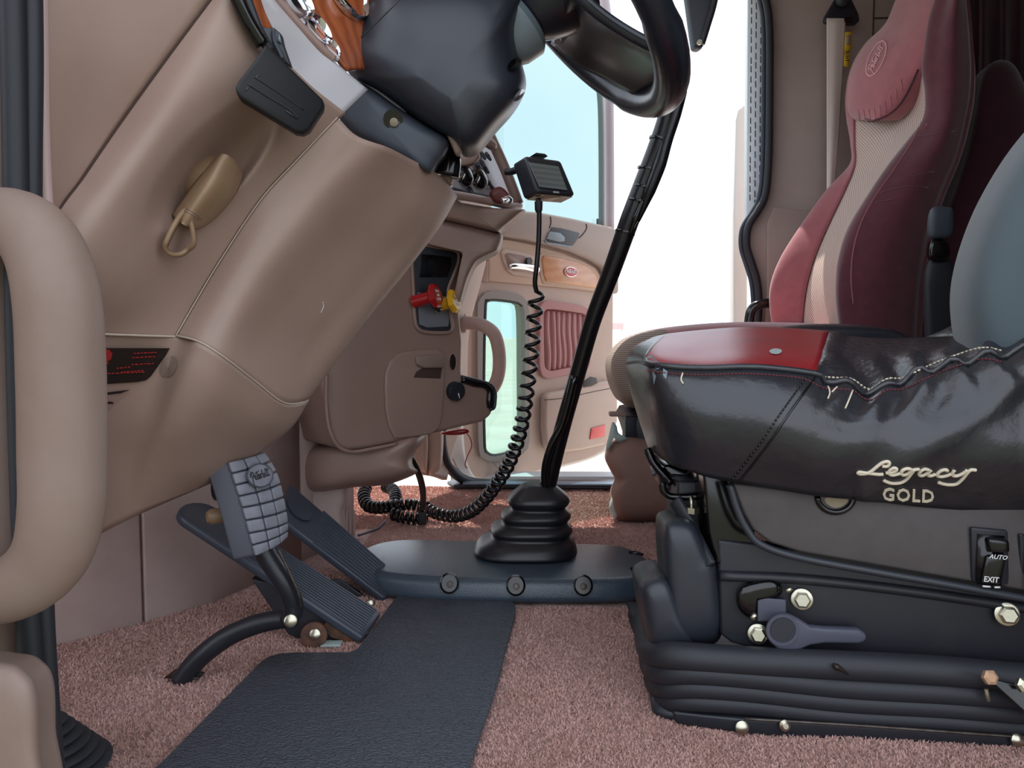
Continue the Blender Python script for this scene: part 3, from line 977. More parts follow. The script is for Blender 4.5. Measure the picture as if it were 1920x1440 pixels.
wl_ = thing('steering_wheel', 'worn black steering wheel rim and spoke with a grey hub collar', 'steering wheel', (0.0787, 1.174, 1.0274))
A = .742
wv = V((-math.sin(A), 0, math.cos(A)))
Cw = V((.2311, 1.1738, .8613)) + wv * .2254
rim = []
for k in range(64):
    t = 2 * math.pi * k / 64
    rim.append(Cw - wv * (.2254 * math.cos(t)) + V((0, .2254 * math.sin(t), 0)))
vs, fs = tube_data(rim, [.0255 if (k < 8 or k > 56) else .0225 for k in range(64)], 20, closed=True)
fix_normals(mk('rim', vs, fs, wheel_m, wl_))
ax = V((math.cos(A), 0, math.sin(A)))              # towards the driver
lathe('hub', [(.03, -.10), (.05, -.075), (.066, -.045), (.074, -.02), (.07, .005), (.05, .015)], Cw, ax, wheel_m, wl_, seg=36)
lathe('hub_collar', [(.046, -.135), (.054, -.12), (.058, -.095), (.05, -.085)], Cw, ax, collar_m, wl_, seg=36)
# spokes: lower pair sweeping down to the rim, upper pair
for s, (ang, w) in enumerate([(0.0, .108), (math.pi * .5, .05), (-math.pi * .5, .05)]):
    d = -wv * math.cos(ang) + V((0, math.sin(ang), 0))
    side = wv * math.sin(ang) + V((0, math.cos(ang), 0))
    rows = []
    for (rr, hw, hh) in [(.03, w, -.05), (.08, w * .95, -.045), (.13, w * .85, -.03), (.18, w * .85, -.012), (.222, w * 1.05, 0)]:
        rows.append([Cw + d * rr + ax * (hh + .0) - side * hw, Cw + d * rr + ax * (hh + .010) - side * hw * .5, Cw + d * rr + ax * (hh + .012), Cw + d * rr + ax * (hh + .010) + side * hw * .5, Cw + d * rr + ax * hh + side * hw])
    patch('spoke', rows, wheel_m, wl_, nu=5, nv=5, solid=.016)
# ================================================================== big grab handle at the driver's door, lower trim
gh = thing('grab_bar', 'large beige grab handle on the door pillar, close up at the picture edge', 'grab handle', at(20, 1110, .60))
hp = [(-90, 418, .66), (-30, 414, .63), (40, 424, .605), (84, 470, .595), (108, 560, .59), (116, 700, .59), (118, 850, .59), (116, 960, .59), (96, 1040, .595), (45, 1092, .605), (-30, 1116, .63), (-90, 1120, .66)]
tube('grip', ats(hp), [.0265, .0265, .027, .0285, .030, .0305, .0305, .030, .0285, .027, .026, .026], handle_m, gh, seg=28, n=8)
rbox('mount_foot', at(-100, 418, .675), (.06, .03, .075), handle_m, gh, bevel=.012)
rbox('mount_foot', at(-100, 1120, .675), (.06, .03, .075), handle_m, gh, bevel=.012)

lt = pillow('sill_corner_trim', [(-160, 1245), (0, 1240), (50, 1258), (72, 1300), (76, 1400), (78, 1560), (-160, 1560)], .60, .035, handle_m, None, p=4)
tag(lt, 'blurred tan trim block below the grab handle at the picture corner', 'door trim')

bb = thing('cable_boot', 'black ribbed rubber boot standing on the carpet by the door seal', 'rubber boot', fl(95, 1445, 0))
bc = fl(92, 1450, 0)
for k in range(7):
    lathe('boot_rib', [(.062 - k * .0072, .004 + k * .009), (.066 - k * .0072, .009 + k * .009), (.062 - k * .0072, .0125 + k * .009), (.05 - k * .0068, .014 + k * .009)], bc, (.0, -.05, 1), rubber, bb, seg=32)

# ================================================================== floor mat
def mat_material():
    m = bpy.data.materials.new('blue_black_mat')
    m.use_nodes = True
    nt = m.node_tree
    b = nt.nodes['Principled BSDF']
    b.inputs['Base Color'].default_value = rgb(74, 79, 88)
    b.inputs['Roughness'].default_value = 0.5
    tc = nt.nodes.new('ShaderNodeTexCoord')
    w = nt.nodes.new('ShaderNodeTexWave')
    w.bands_direction = 'Y'
    w.inputs['Scale'].default_value = 42
    w.inputs['Distortion'].default_value = 14
    w.inputs['Detail'].default_value = 2
    w.inputs['Detail Scale'].default_value = 2.2
    nt.links.new(tc.outputs['Object'], w.inputs['Vector'])
    bp = nt.nodes.new('ShaderNodeBump')
    bp.inputs['Strength'].default_value = 0.8
    bp.inputs['Distance'].default_value = 0.002
    nt.links.new(w.outputs['Fac'], bp.inputs['Height'])
    nt.links.new(bp.outputs['Normal'], b.inputs['Normal'])
    v = nt.nodes.new('ShaderNodeTexVoronoi')
    v.inputs['Scale'].default_value = 60
    nt.links.new(tc.outputs['Object'], v.inputs['Vector'])
    r = nt.nodes.new('ShaderNodeValToRGB')
    r.color_ramp.elements[0].position = 0.03
    r.color_ramp.elements[0].color = rgb(96, 98, 100)
    r.color_ramp.elements[1].position = 0.06
    r.color_ramp.elements[1].color = rgb(74, 79, 88)
    nt.links.new(v.outputs['Distance'], r.inputs['Fac'])
    nt.links.new(r.outputs['Color'], b.inputs['Base Color'])
    return m
mo = [(230, 1510), (300, 1440), (400, 1338), (488, 1248), (502, 1238), (526, 1231), (560, 1229), (655, 1229), (668, 1224), (680, 1210), (738, 1130), (748, 1120), (765, 1117), (850, 1119), (940, 1125), (960, 1130), (967, 1142), (966, 1158), (960, 1180), (926, 1310), (882, 1440), (858, 1510)]
fm = prism('floor_mat', [fl(a, b, .002) for a, b in mo], (0, 0, .006), mat_material(), None, bevel=.002, seg=2)
tag(fm, 'dark blue-black ribbed rubber floor mat cut around the pedals', 'floor mat')

# ================================================================== pedals
def treadle(name, label, nearb, farb, neart, fart, nr, thick=.016, rnd=0):
    """pedal plate from its four upper corners (world), ribs run lengthwise"""
    root = thing(name, label, 'pedal', (nearb + farb) / 2)
    L = ((neart + fart) / 2 - (nearb + farb) / 2)
    W = ((farb - nearb) + (fart - neart)) / 2
    N = L.cross(W).normalized()
    if N.z < 0: N = -N
    c = [nearb, farb, fart, neart]
    if rnd:
        c = [nearb, farb] + [neart.lerp(fart, .5) + (fart - neart) * .5 * math.cos(t) + L.normalized() * (rnd * math.sin(t)) for t in [i * math.pi / 8 for i in range(9)]]
    prism('pad', c, N * -thick, pedal_m, root, bevel=.005)
    for k in range(nr):
        u = (k + .7) / (nr + .4)
        a = nearb.lerp(farb, u) + L * .03
        b = neart.lerp(fart, u) - L * .30
        vs, fs = [], []
        w = W * (.34 / nr)
        for p in (a, b):
            vs += [p - w - N * .001, p - w * .5 + N * .0036, p + w * .5 + N * .0036, p + w - N * .001]
        fs = [(0, 1, 5, 4), (1, 2, 6, 5), (2, 3, 7, 6), (3, 2, 1, 0), (4, 5, 6, 7)]
        mk('rib', vs, fs, pedal_m, root, smooth=False)
    return root, L, W, N

acc, L, W, N = treadle('accelerator_pedal', 'black ribbed accelerator pedal nearest the gear lever', at(722, 1122, 1.44), at(760, 1091, 1.52), at(522, 968, 1.44), at(545, 906, 1.53), 10)
ce = at(527, 965, 1.44).lerp(at(545, 906, 1.53), .5) - L * .12 + N * .001
lathe('oval_emblem', [(.030, 0), (.030, .002), (.027, .002)], ce, N, pedal_m, acc, scale=(1.0, .75))
hexa('pedal_stand', [at(640, 1085, 1.46), at(700, 1130, 1.46), at(660, 1132, 1.46), at(610, 1090, 1.46)] + [at(640, 1085, 1.52), at(700, 1125, 1.52), at(660, 1120, 1.52), at(610, 1085, 1.52)], frame_m, acc)
lathe('pivot_bolt', [(.008, 0), (.008, .012), (.005, .014)], at(694, 1132, 1.43), (0.3, -1, .3), steel, acc, seg=16)

brk, L, W, N = treadle('brake_pedal', 'long black ribbed brake treadle lying behind the grey clutch pad', at(682, 1196, 1.235), at(716, 1150, 1.325), at(348, 975, 1.235), at(404, 950, 1.315), 12, rnd=.03)
ce = at(376, 975, 1.27) + L.normalized() * -.07 + N * .003
lathe('oval_emblem', [(.030, 0), (.030, .002), (.027, .002)], ce, N, pedal_m, brk, scale=(1.0, .72))
prism('bracket', ats([(470, 1085, 1.25), (540, 1100, 1.25), (600, 1140, 1.25), (690, 1190, 1.25), (676, 1204, 1.25), (640, 1200, 1.25), (600, 1215, 1.25), (540, 1190, 1.25)]), (0, .05, 0), frame_m, brk, bevel=.003)
lathe('pivot_roller', [(.021, -.01), (.021, .012), (.018, .014), (.012, .014)], at(590, 1190, 1.235), (.1, -1, .25), rust, brk)
lathe('pivot_pin', [(.009, 0), (.009, .006), (.006, .008)], at(591, 1189, 1.222), (.1, -1, .25), steel, brk, seg=16)
prism('rust_plate', ats([(612, 1165, 1.243), (648, 1182, 1.243), (672, 1198, 1.243), (655, 1206, 1.243), (622, 1196, 1.243), (604, 1180, 1.243)]), (0, .005, 0), rust, brk, bevel=.001)
rbox('shim_plate', at(621, 1207, 1.23), (.034, .02, .004), pale_g, brk, bevel=.001)

# clutch: grid pad on a curved arm
ccl = thing('clutch_pedal', 'worn grey clutch pad with a grid of rubber blocks on a curved black arm', 'pedal', at(345, 1266, 1.10))
Le = spline(ats([(426, 866, 1.03), (440, 910, 1.03), (453, 952, 1.03), (466, 1000, 1.03), (478, 1044, 1.035)]), 4)
Re = spline(ats([(494, 846, 1.115), (518, 884, 1.115), (531, 932, 1.115), (539, 980, 1.115), (538, 1008, 1.115)]), 4)
nrow, ncol = 8, 3
def gp(r, c):
    x = r * (len(Le) - 1)
    i = min(int(x), len(Le) - 2)
    t = x - i
    a, b = Le[i].lerp(Le[i + 1], t), Re[i].lerp(Re[i + 1], t)
    bulge = V((.010, -.006, 0)) * (math.sin(math.pi * c) * .6)
    return a.lerp(b, c) + bulge
pg = [[gp(r / 16, c / 6) for c in range(7)] for r in range(17)]
back = V((-.030, -.004, -.006))
nv_ = V((.75, -.62, .2)).normalized()
bvs = [p - nv_ * .004 for row in pg for p in row] + [p + back for row in pg for p in row]
bfs = []
for i in range(16):
    for j in range(6):
        a = i * 7 + j
        bfs.append((a, a + 1, a + 8, a + 7))
        b_ = a + 119
        bfs.append((b_ + 7, b_ + 8, b_ + 1, b_))
ring = [(0, j) for j in range(7)] + [(i, 6) for i in range(1, 17)] + [(16, j) for j in range(5, -1, -1)] + [(i, 0) for i in range(15, 0, -1)]
for k in range(len(ring)):
    a = ring[k][0] * 7 + ring[k][1]
    b_ = ring[(k + 1) % len(ring)][0] * 7 + ring[(k + 1) % len(ring)][1]
    bfs.append((a, b_, b_ + 119, a + 119))
fix_normals(mk('pad_body', bvs, bfs, pad_d, ccl, bevel=.006, ang=50))
for r in range(nrow):
    for c in range(ncol):
        r0, r1 = (r + .06) / nrow, (r + .94) / nrow
        c0, c1 = (c + .04) / ncol, (c + .96) / ncol
        q = [gp(r0, c0), gp(r0, c1), gp(r1, c1), gp(r1, c0)]
        prism('tread_block', [p - nv_ * .004 for p in q], nv_ * .0075, pad_m, ccl, bevel=.0022, seg=2)
oc = gp(.215, .48) + nv_ * .004
ux = (gp(.2, .9) - gp(.2, .1)).normalized()
uy = (gp(.1, .5) - gp(.35, .5)).normalized()
ov = [oc + ux * (.026 * math.cos(t)) + uy * (.0165 * math.sin(t)) for t in [i * math.pi / 12 for i in range(24)]]
prism('oval_badge', ov, nv_ * .003, pad_m, ccl, bevel=.001)
tube('badge_rim', [p + nv_ * .003 for p in ov], .0012, pad_d, ccl, closed=True, n=1, seg=6)
strokes('badge_script', [[oc + nv_ * .0034 + ux * ((x - 1.55) * .0135) + uy * ((y - .35) * .013) for x, y in s] for s in SCRIPT_P], .0008, black_p, ccl, n=2)
tube('arm', ats([(486, 1020, 1.075), (508, 1056, 1.075), (532, 1092, 1.075), (548, 1122, 1.08), (552, 1146, 1.085), (540, 1164, 1.09)]), [.014, .014, .0135, .0135, .013, .013], black_p, ccl, seg=14)
tube('arm_rod', ats([(552, 1160, 1.09), (520, 1162, 1.10), (476, 1172, 1.105), (430, 1192, 1.105), (392, 1218, 1.10), (362, 1246, 1.10), (338, 1278, 1.10)]), [.012, .014, .0145, .0145, .0145, .0145, .0145], black_p, ccl, seg=14)
tube('arm_edge', ats([(522, 1030, 1.058), (545, 1078, 1.06), (561, 1116, 1.063), (564, 1140, 1.068)]), .0022, steel_d, ccl, seg=8)
lathe('arm_bolt', [(.009, 0), (.009, .012), (.006, .014)], at(546, 1162, 1.072), (.2, -1, .2), steel, ccl, seg=16)
lathe('return_button', [(.011, 0), (.011, .02), (.007, .026)], at(424, 965, 1.08), (-.8, -.6, 0), tan_m, ccl, seg=16)
lathe('pad_socket', [(.03, -.008), (.03, .01)], at(424, 900, 1.08), (-1, 0, .1), black_p, ccl, seg=20)
tag(prism('carpet_slit', [fl(308, 1272, .003), fl(330, 1256, .003), fl(356, 1256, .003), fl(384, 1262, .003), fl(372, 1274, .003)], (0, 0, .0015), dark_l, None, bevel=0), 'dark slit in the carpet where the clutch arm enters', 'slit')

# ================================================================== gear lever
cv = thing('tunnel_cover', 'black plastic tunnel cover plate screwed to the floor under the gear boot', 'cover plate', fl(960, 1118, 0))
cp_ = [(668, 1040), (690, 1022), (730, 1012), (780, 1009), (900, 1012), (1060, 1016), (1140, 1019), (1185, 1027), (1215, 1045), (1223, 1064), (1206, 1080), (1150, 1087), (1000, 1088), (840, 1085), (720, 1076), (676, 1060)]
sp = spline([V((a, b, 0)) for a, b in cp_], 3, True)
top = [fl(q.x, q.y, .045) for q in sp]
cc = sum(top, V((0, 0, 0))) / len(top)
bot = [V((cc.x + (p.x - cc.x) * 1.02, cc.y + (p.y - cc.y) * 1.06, 0)) for p in top]
def cover_mat():
    return M('grained_black_teal_sheen', (62, 74, 86), .3, spec=.7, bump=(420, .5, .0012))  # teal sheen off the door glass is mixed into the black base colour
cm = cover_mat()
plate_o = prism('plate', bot, (0, 0, 0), cm, cv, bevel=.016, seg=5, top=top, ang=40)
plt = bvh(plate_o)
for (x, y) in [(843, 1093), (967, 1097), (1093, 1097)]:
    c = hit(plt, x, y, .002, 1.48)
    lathe('screw_pocket', [(.017, -.002), (.018, .004), (.0155, .005), (.0145, .0035)], c, (0, -1, .25), black_g, cv, seg=24, scale=(1.1, 1.0))
    lathe('screw', [(.006, 0), (.006, .006), (.003, .007)], c + V((.001, -.003, -.002)), (0, -1, .4), steel_d, cv, seg=14)
for (x, y) in [(1193, 1036), (1197, 1066)]:
    c = fl(x, y, .0465)
    lathe('screw_pocket', [(.016, -.003), (.016, .0006), (.013, .0012), (.012, .0004)], c, (.15, 0, 1), black_g, cv, seg=24, scale=(1.0, .6))

gl = thing('gear_lever', 'tall black taped gear lever rising from a pleated rubber boot', 'gear lever', V((.03, 1.62, .045)))
def boot_ring(z, hw, cx, cy, n=40, e=3.2):
    out = []
    for k in range(n):
        w = 2 * math.pi * k / n
        c, s = math.cos(w), math.sin(w)
        out.append(V((cx + hw * math.copysign(abs(c) ** (2 / e), c), cy + hw * .95 * math.copysign(abs(s) ** (2 / e), s), z)))
    return out
prof = [(.044, .108, .028), (.050, .110, .028), (.060, .106, .030), (.072, .097, .034), (.079, .082, .038), (.084, .080, .040), (.090, .086, .041), (.096, .087, .042), (.104, .076, .045), (.109, .066, .048),
        (.114, .069, .049), (.122, .075, .050), (.128, .072, .052), (.135, .061, .054), (.140, .054, .055), (.146, .062, .056), (.154, .067, .056), (.162, .064, .056), (.172, .052, .056), (.184, .038, .056), (.190, .028, .056), (.190, .018, .056)]
vs, fs = [], []
for (z, hw, cx) in prof:
    vs += boot_ring(z, hw, cx, 1.62)
for i in range(len(prof) - 1):
    for k in range(40):
        k2 = (k + 1) % 40
        fs.append((i * 40 + k, i * 40 + k2, (i + 1) * 40 + k2, (i + 1) * 40 + k))
fs.append(tuple(range(39, -1, -1)))
fs.append(tuple((len(prof) - 1) * 40 + k for k in range(40)))
mk('boot', vs, fs, M('boot_rubber', (30, 30, 34), .38, spec=.6, bump=(200, .12, .001)), gl, sub=1)
stick = ats([(1022, 935, 1.62), (1034, 880, 1.61), (1058, 790, 1.59), (1086, 690, 1.57), (1112, 600, 1.55), (1146, 510, 1.53), (1180, 415, 1.51), (1208, 340, 1.50), (1232, 275, 1.49), (1252, 210, 1.48), (1264, 130, 1.468)])
tube('stick', stick, [.018, .018, .0165, .0165, .017, .018, .019, .0185, .0175, .0165, .016], rubber_h, gl, seg=16, n=8)
lathe('shift_knob', [(.012, -.03), (.018, -.02), (.026, 0), (.027, .014), (.022, .028), (.008, .034)], at(1264, 108, 1.465), (.1, -.05, 1), black_p, gl)
tube('air_hose', ats([(1024, 925, 1.60), (1022, 880, 1.585), (1034, 835, 1.575), (1056, 790, 1.57), (1078, 705, 1.555)]), .0085, black_g, gl, seg=10)
tube('air_hose', ats([(1196, 415, 1.495), (1218, 358, 1.485), (1236, 310, 1.48), (1250, 262, 1.478), (1266, 216, 1.474), (1280, 170, 1.47)]), [.004, .0115, .013, .012, .011, .009], rubber_h, gl, seg=10)
tube('tape_glint', ats([(1180, 440, 1.493), (1192, 410, 1.488), (1206, 375, 1.482)]), [.002, .006, .004], black_g, gl, seg=8)
lathe('base_clamp', [(.024, -.006), (.026, 0), (.024, .006)], at(1026, 918, 1.62), (.18, -.05, 1), rubber_h, gl, seg=20)
for (x, y, Y) in [(1214, 318, 1.497), (1206, 352, 1.5), (1197, 378, 1.5), (1236, 262, 1.488), (1172, 436, 1.512)]:
    lathe('cable_tie', [(.0195, -.0022), (.020, 0), (.0195, .0022)], at(x, y, Y), (.28, -.05, 1), black_g, gl, seg=18)
# ================================================================== centre console
C0, C1 = V((-.38, 1.58, 0)), V((-.045, 1.85, 0))
Cd = (C1 - C0).normalized()
Cn = V((Cd.y, -Cd.x, 0))                     # towards driver and camera
def cp(px, py, off=0.0):
    return onp(px, py, C0, Cn, off)
cs = thing('centre_console', 'brown centre console with valve recess, ashtray door and cup holder', 'console', V((-.3, 1.75, .1)))
body_o = [(600, 700), (640, 560), (760, 440), (850, 440), (886, 470), (876, 520), (862, 575), (866, 610), (869, 640), (867, 702), (905, 716), (928, 736), (929, 762), (922, 780), (906, 792), (870, 800), (830, 810), (790, 818), (735, 832), (690, 841), (650, 846), (630, 838), (618, 800)]
bdy = prism('body', [cp(a, b) for a, b in body_o], -Cn * .28, brown, cs, bevel=.012, seg=4, ang=25)
tb_ = bvh(bdy)
# raised storage pod on the left of the console with its curved lower edge
tube('pod_edge', [cp(a, b, .002) for a, b in [(612, 700), (612, 760), (618, 805), (634, 836), (660, 847), (700, 841), (745, 832)]], .004, brown, cs)
prism('ashtray_door', [cp(a, b, -.002) for a, b in [(746, 661), (780, 656), (818, 654), (830, 664), (831, 700), (829, 745), (825, 785), (820, 803), (804, 814), (770, 819), (737, 822), (726, 800), (720, 770), (718, 730), (719, 700), (727, 678)]], Cn * .010, brown, cs, bevel=.005, seg=3)
# scooped pull on that door
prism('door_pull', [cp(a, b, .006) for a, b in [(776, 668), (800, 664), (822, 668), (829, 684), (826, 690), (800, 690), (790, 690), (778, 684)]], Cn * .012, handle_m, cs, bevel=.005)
prism('pull_shade', [cp(a, b, .0055) for a, b in [(774, 708), (779, 697), (790, 690), (828, 687), (825, 710)]], Cn * .003, line_m, cs, bevel=.001)  # dark plate stands in for the shade in the scoop
oval = [cp(848 + 7 * math.cos(t), 679 + 16 * math.sin(t), -.001) for t in [i * math.pi / 12 for i in range(24)]]
prism('lighter_socket', oval, Cn * .002, dark_l, cs, bevel=.0005)
tube('socket_rim', [p + Cn * .002 for p in oval], .0016, brown, cs, closed=True, n=1, seg=6)
kc = cp(851, 733, .0)
lathe('rotary_knob', [(.022, 0), (.0225, .012), (.020, .017), (.012, .018)], kc, Cn, black_p, cs, seg=28)
strokes('knob_mark', [[kc + Cn * .0185 + V((0, 0, -.004)), kc + Cn * .0185 + V((0, 0, -.016)) + Cd * .003]], .0012, white_p, cs, smooth_path=False)
# cup holder tray rim
tube('cup_tray_rim', [cp(a, b, .003) for a, b in [(866, 712), (890, 719), (908, 722), (918, 732), (918, 752), (919, 764)]], [.007, .008, .008, .008, .009, .008], black_g, cs, seg=12)
tube('cup_tray_rim', [cp(a, b, .004) for a, b in [(866, 707), (896, 714), (920, 722), (928, 736), (928, 752), (926, 764), (919, 768)]], .0045, black_s, cs, seg=10)
# valve recess
rec = [(776, 466), (820, 464), (852, 469), (860, 478), (858, 496), (849, 520), (840, 545), (842, 575), (848, 610), (846, 620), (836, 624), (800, 623), (784, 616), (778, 600), (776, 560)]
rp = prism('valve_recess', [cp(a, b, .0005) for a, b in rec], Cn * .003, black_s, cs, bevel=.001)
tube('recess_rim', [cp(a, b, .003) for a, b in rec], .0045, brown, cs, closed=True, n=3, seg=8)
prism('recess_floor', [cp(a, b, .0037) for a, b in [(782, 548), (838, 556), (842, 600), (840, 612), (800, 614), (786, 608)]], Cn * .001, M('grey_recess', (126, 128, 138), .35), cs, bevel=.0005)
prism('recess_top', [cp(a, b, .0037) for a, b in [(790, 476), (846, 482), (846, 500), (838, 520), (786, 520)]], Cn * .001, black_g, cs, bevel=.0005)
def valve_knob(name, base, head, mat, rad, label):
    a = (head - base).normalized()
    k = lathe(name, [(rad * .6, 0), (rad * .55, (head - base).length)], base, a, mat, cs, seg=20, label=label)
    fa = (a * .55 + V((.35, -.8, .1)) * .45).normalized()
    h = lathe('knob_head', [(rad * .8, -.006), (rad * 1.15, 0), (rad * 1.18, .006), (rad * .9, .011)], head, a, mat, k, sides=8)
    f = head + a * .0112
    up = V((0, 0, 1)) - a * a.z
    up.normalize()
    sd = up.cross(a)
    for j, s in enumerate(['PULL', 'AIR', 'PUSH']):
        c = f + up * (.009 - j * .009)
        text_mesh('knob_print', s, lambda x, y, z, c=c: c + sd * (x * .0085) + up * (y * .0085) + a * (z * .02), 0.01, white_p, k)
    return k
KA = V((.90, -.34, .22)).normalized()
valve_knob('red_valve_knob', cp(776, 566, .004), cp(776, 566, .004) + KA * .050, red_p, .024, 'red octagonal air valve knob')
valve_knob('yellow_valve_knob', cp(818, 574, .004), cp(818, 574, .004) + KA * .041, yel_p, .024, 'yellow octagonal air valve knob')
tube('valve_lever', [cp(812, 570, .005), cp(818, 576, .02), cp(825, 581, .03)], .0065, black_g, cs)
# lower skirt of the console
pillow('skirt', [(560, 850), (600, 830), (650, 832), (740, 820), (798, 806), (790, 832), (776, 850), (774, 872), (784, 884), (764, 896), (720, 910), (660, 914), (600, 925), (560, 920)], 1.80, .13, brown, cs, p=4, n=3, rings=10, relax=10)
pillow('tunnel_post', [(560, 885), (600, 878), (640, 884), (650, 930), (642, 960), (640, 1015), (590, 1020), (560, 1000)], 1.80, .05, kick_m, cs, p=5, n=3)
# upper part: gauge wing overhanging towards the passenger
pillow('upper_wing', [(780, 400), (830, 408), (900, 424), (938, 437), (943, 444), (938, 462), (932, 472), (912, 482), (892, 496), (876, 530), (862, 572), (850, 566), (862, 500), (866, 478), (840, 462), (790, 456), (760, 440)], 1.82, .10, brown, cs, p=6, n=3, rings=9)
pillow('wing_lip', [(830, 360), (860, 378), (930, 390), (982, 392), (976, 402), (940, 432), (934, 436), (880, 424), (815, 406), (800, 380)], 1.80, .10, brown, cs, p=6, n=3, rings=9)

# gauge and switch panel in the middle of the dash, facing the driver
gpn = thing('switch_panel', 'brown framed centre switch panel with dark knobs and toggles beside the steering column', 'switch panel', at(880, 385, 1.75))
Gp = at(900, 320, 1.76)
Gn = V((.80, -.42, .30)).normalized()
def gq(px, py, off=0.0):
    return onp(px, py, Gp, Gn, off)
prism('panel_face', [gq(a, b, -.02) for a, b in [(840, 268), (912, 240), (958, 330), (972, 382), (850, 366)]], -Gn * .02, M('panel_sky_sheen', (214, 208, 214), .35), gpn, bevel=.002)  # sky reflection painted in as a pale face colour
tube('frame_stile', [gq(a, b, .004) for a, b in [(905, 225), (922, 262), (944, 310), (960, 350), (972, 382)]], .0155, brown, gpn, seg=14, up=Gn, flat=.8)
tube('frame_rail', [gq(a, b, .004) for a, b in [(842, 364), (880, 370), (920, 378), (955, 386), (974, 386)]], .009, pink_t, gpn, seg=12)
tube('visor_bar', [gq(a, b, .012) for a, b in [(880, 258), (905, 262), (922, 272), (928, 278)]], [.013, .012, .012, .006], brown, gpn, seg=12)
pillow('radio_block', [(852, 292), (880, 284), (900, 290), (890, 306), (868, 312), (852, 308)], 1.70, .02, brown, gpn, p=5)
for (x, y) in [(868, 330), (896, 336)]:
    lathe('control_knob', [(.024, 0), (.024, .010), (.019, .016), (.010, .018)], gq(x, y, -.012), Gn, black_g, gpn, seg=26)
    tube('knob_grip', [gq(x - 8, y + 10, .01), gq(x - 4, y + 6, .014), gq(x + 2, y - 4, .012)], .004, black_g, gpn, seg=8)
for (x, y) in [(890, 300), (902, 302), (908, 312), (894, 312), (912, 288), (902, 286), (880, 352), (914, 338), (922, 350), (906, 322)]:
    tube('toggle', [gq(x, y, -.016), gq(x + 3, y + 5, -.006), gq(x + 8, y + 12, .0)], [.0045, .005, .003], black_s, gpn, seg=8)
tube('panel_strip', [gq(a, b, -.008) for a, b in [(848, 354), (880, 362), (918, 369)]], .004, slot_m, gpn, seg=8)
pillow('red_connector', [(918, 362), (934, 350), (948, 356), (958, 372), (944, 382), (926, 378)], 1.74, .012, M('dark_red', (104, 44, 44), .4), gpn, p=3)
pillow('chrome_stub', [(938, 372), (952, 366), (962, 374), (956, 384), (942, 384)], 1.73, .012, chrome, gpn, p=2.4)

# ================================================================== little screen unit and its coiled cord
gps = thing('display_unit', 'small black display unit with a grey screen mounted on the panel frame', 'display', at(980, 376, 1.72))
f = [at(984, 291, 1.70), at(1053, 300, 1.745), at(1081, 367, 1.725), at(1007, 361, 1.68)]
D = at(981, 375, 1.735) - at(1007, 361, 1.68)
g_body = hexa('case', f + [p + D for p in f], black_s, gps, bevel=.009, seg=4)
gnm = (f[1] - f[0]).cross(f[3] - f[0]).normalized()
if gnm.dot(CAM - f[0]) < 0: gnm = -gnm
scq = [onp(a, b, f[3], gnm, .0045) for a, b in [(991, 304), (1047, 312), (1064, 357), (1011, 350)]]
prism('screen', scq, gnm * -.001, screen_m, gps, bevel=0, smooth=False)
tube('screen_edge', [scq[0] + gnm * .0006, scq[3] + gnm * .0006, scq[2] + gnm * .0006], .0008, collar_m, gps, smooth_path=False, seg=6)
gx, gy = (f[2] - f[3]).normalized(), (f[0] - f[3]).normalized()
gy = (gy - gx * gy.dot(gx)).normalized()
tc_ = onp(1043, 360.5, f[3], gnm, .003)
text_mesh('small_print', 'BIGRO', lambda x, y, z: tc_ + gx * (x * .0052) + gy * (y * .0062) + gnm * (z * .01), 0.02, white_p, gps)
prism('sunshade_clip', [onp(a, b, f[3], gnm, .0) for a, b in [(1001, 289), (1006, 286), (1022, 288), (1028, 293)]], D * .4, black_s, gps, bevel=.001)
bq = [f[3], f[2], f[2] + D, f[3] + D]
dn = -(bq[1] - bq[0]).cross(bq[3] - bq[0]).normalized()
if dn.z > 0: dn = -dn
def bl(u, v): return bq[0].lerp(bq[1], u).lerp(bq[3].lerp(bq[2], u), v)
prism('under_plate', [bl(.06, .12) + dn * .0006, bl(.94, .12) + dn * .0006, bl(.94, .9) + dn * .0006, bl(.06, .9) + dn * .0006], dn * .001, tan_m, gps, bevel=.0004)
prism('label_patch', [bl(.28, .2) + dn * .002, bl(.66, .2) + dn * .002, bl(.62, .85) + dn * .002, bl(.24, .85) + dn * .002], dn * .0006, door_tan, gps, bevel=0)
tube('mount_stalk', [at(970, 318, 1.75), at(958, 322, 1.76), at(948, 322, 1.765)], .008, black_p, gps)

def helix(path, r, pitch, wire, phase=0.0, n=14):
    p = spline(path, 24)
    fr = frames(p)
    acc_, out = 0.0, []
    ln = [0.0]
    for i in range(1, len(p)):
        ln.append(ln[-1] + (p[i] - p[i - 1]).length)
    tot = ln[-1]
    ph = phase
    s, j = 0.0, 0
    while s < tot:
        while j < len(p) - 2 and ln[j + 1] < s:
            j += 1
        t = (s - ln[j]) / max(1e-9, ln[j + 1] - ln[j])
        c = p[j].lerp(p[j + 1], t)
        x = s / tot
        rr = r(x) if callable(r) else r
        pp = pitch(x) if callable(pitch) else pitch
        _, a, b = fr[j]
        out.append(c + a * (rr * math.cos(ph)) + b * (rr * math.sin(ph)))
        ph += 2 * math.pi / n
        s += pp / n
    return out
cord = thing('coiled_cord', 'black coiled cord hanging from the display unit and trailing over the carpet', 'cord', fl(770, 985, 0))
tube('straight_lead', ats([(1009, 372, 1.71), (1011, 400, 1.71), (1010, 450, 1.71), (1006, 500, 1.71), (1003, 530, 1.715), (1006, 548, 1.72)]), .0056, rubber_h, cord, seg=10)
lathe('strain_relief', [(.009, 0), (.0085, .018), (.006, .024)], at(1010, 378, 1.71), (0, 0, -1), black_p, cord, seg=14)
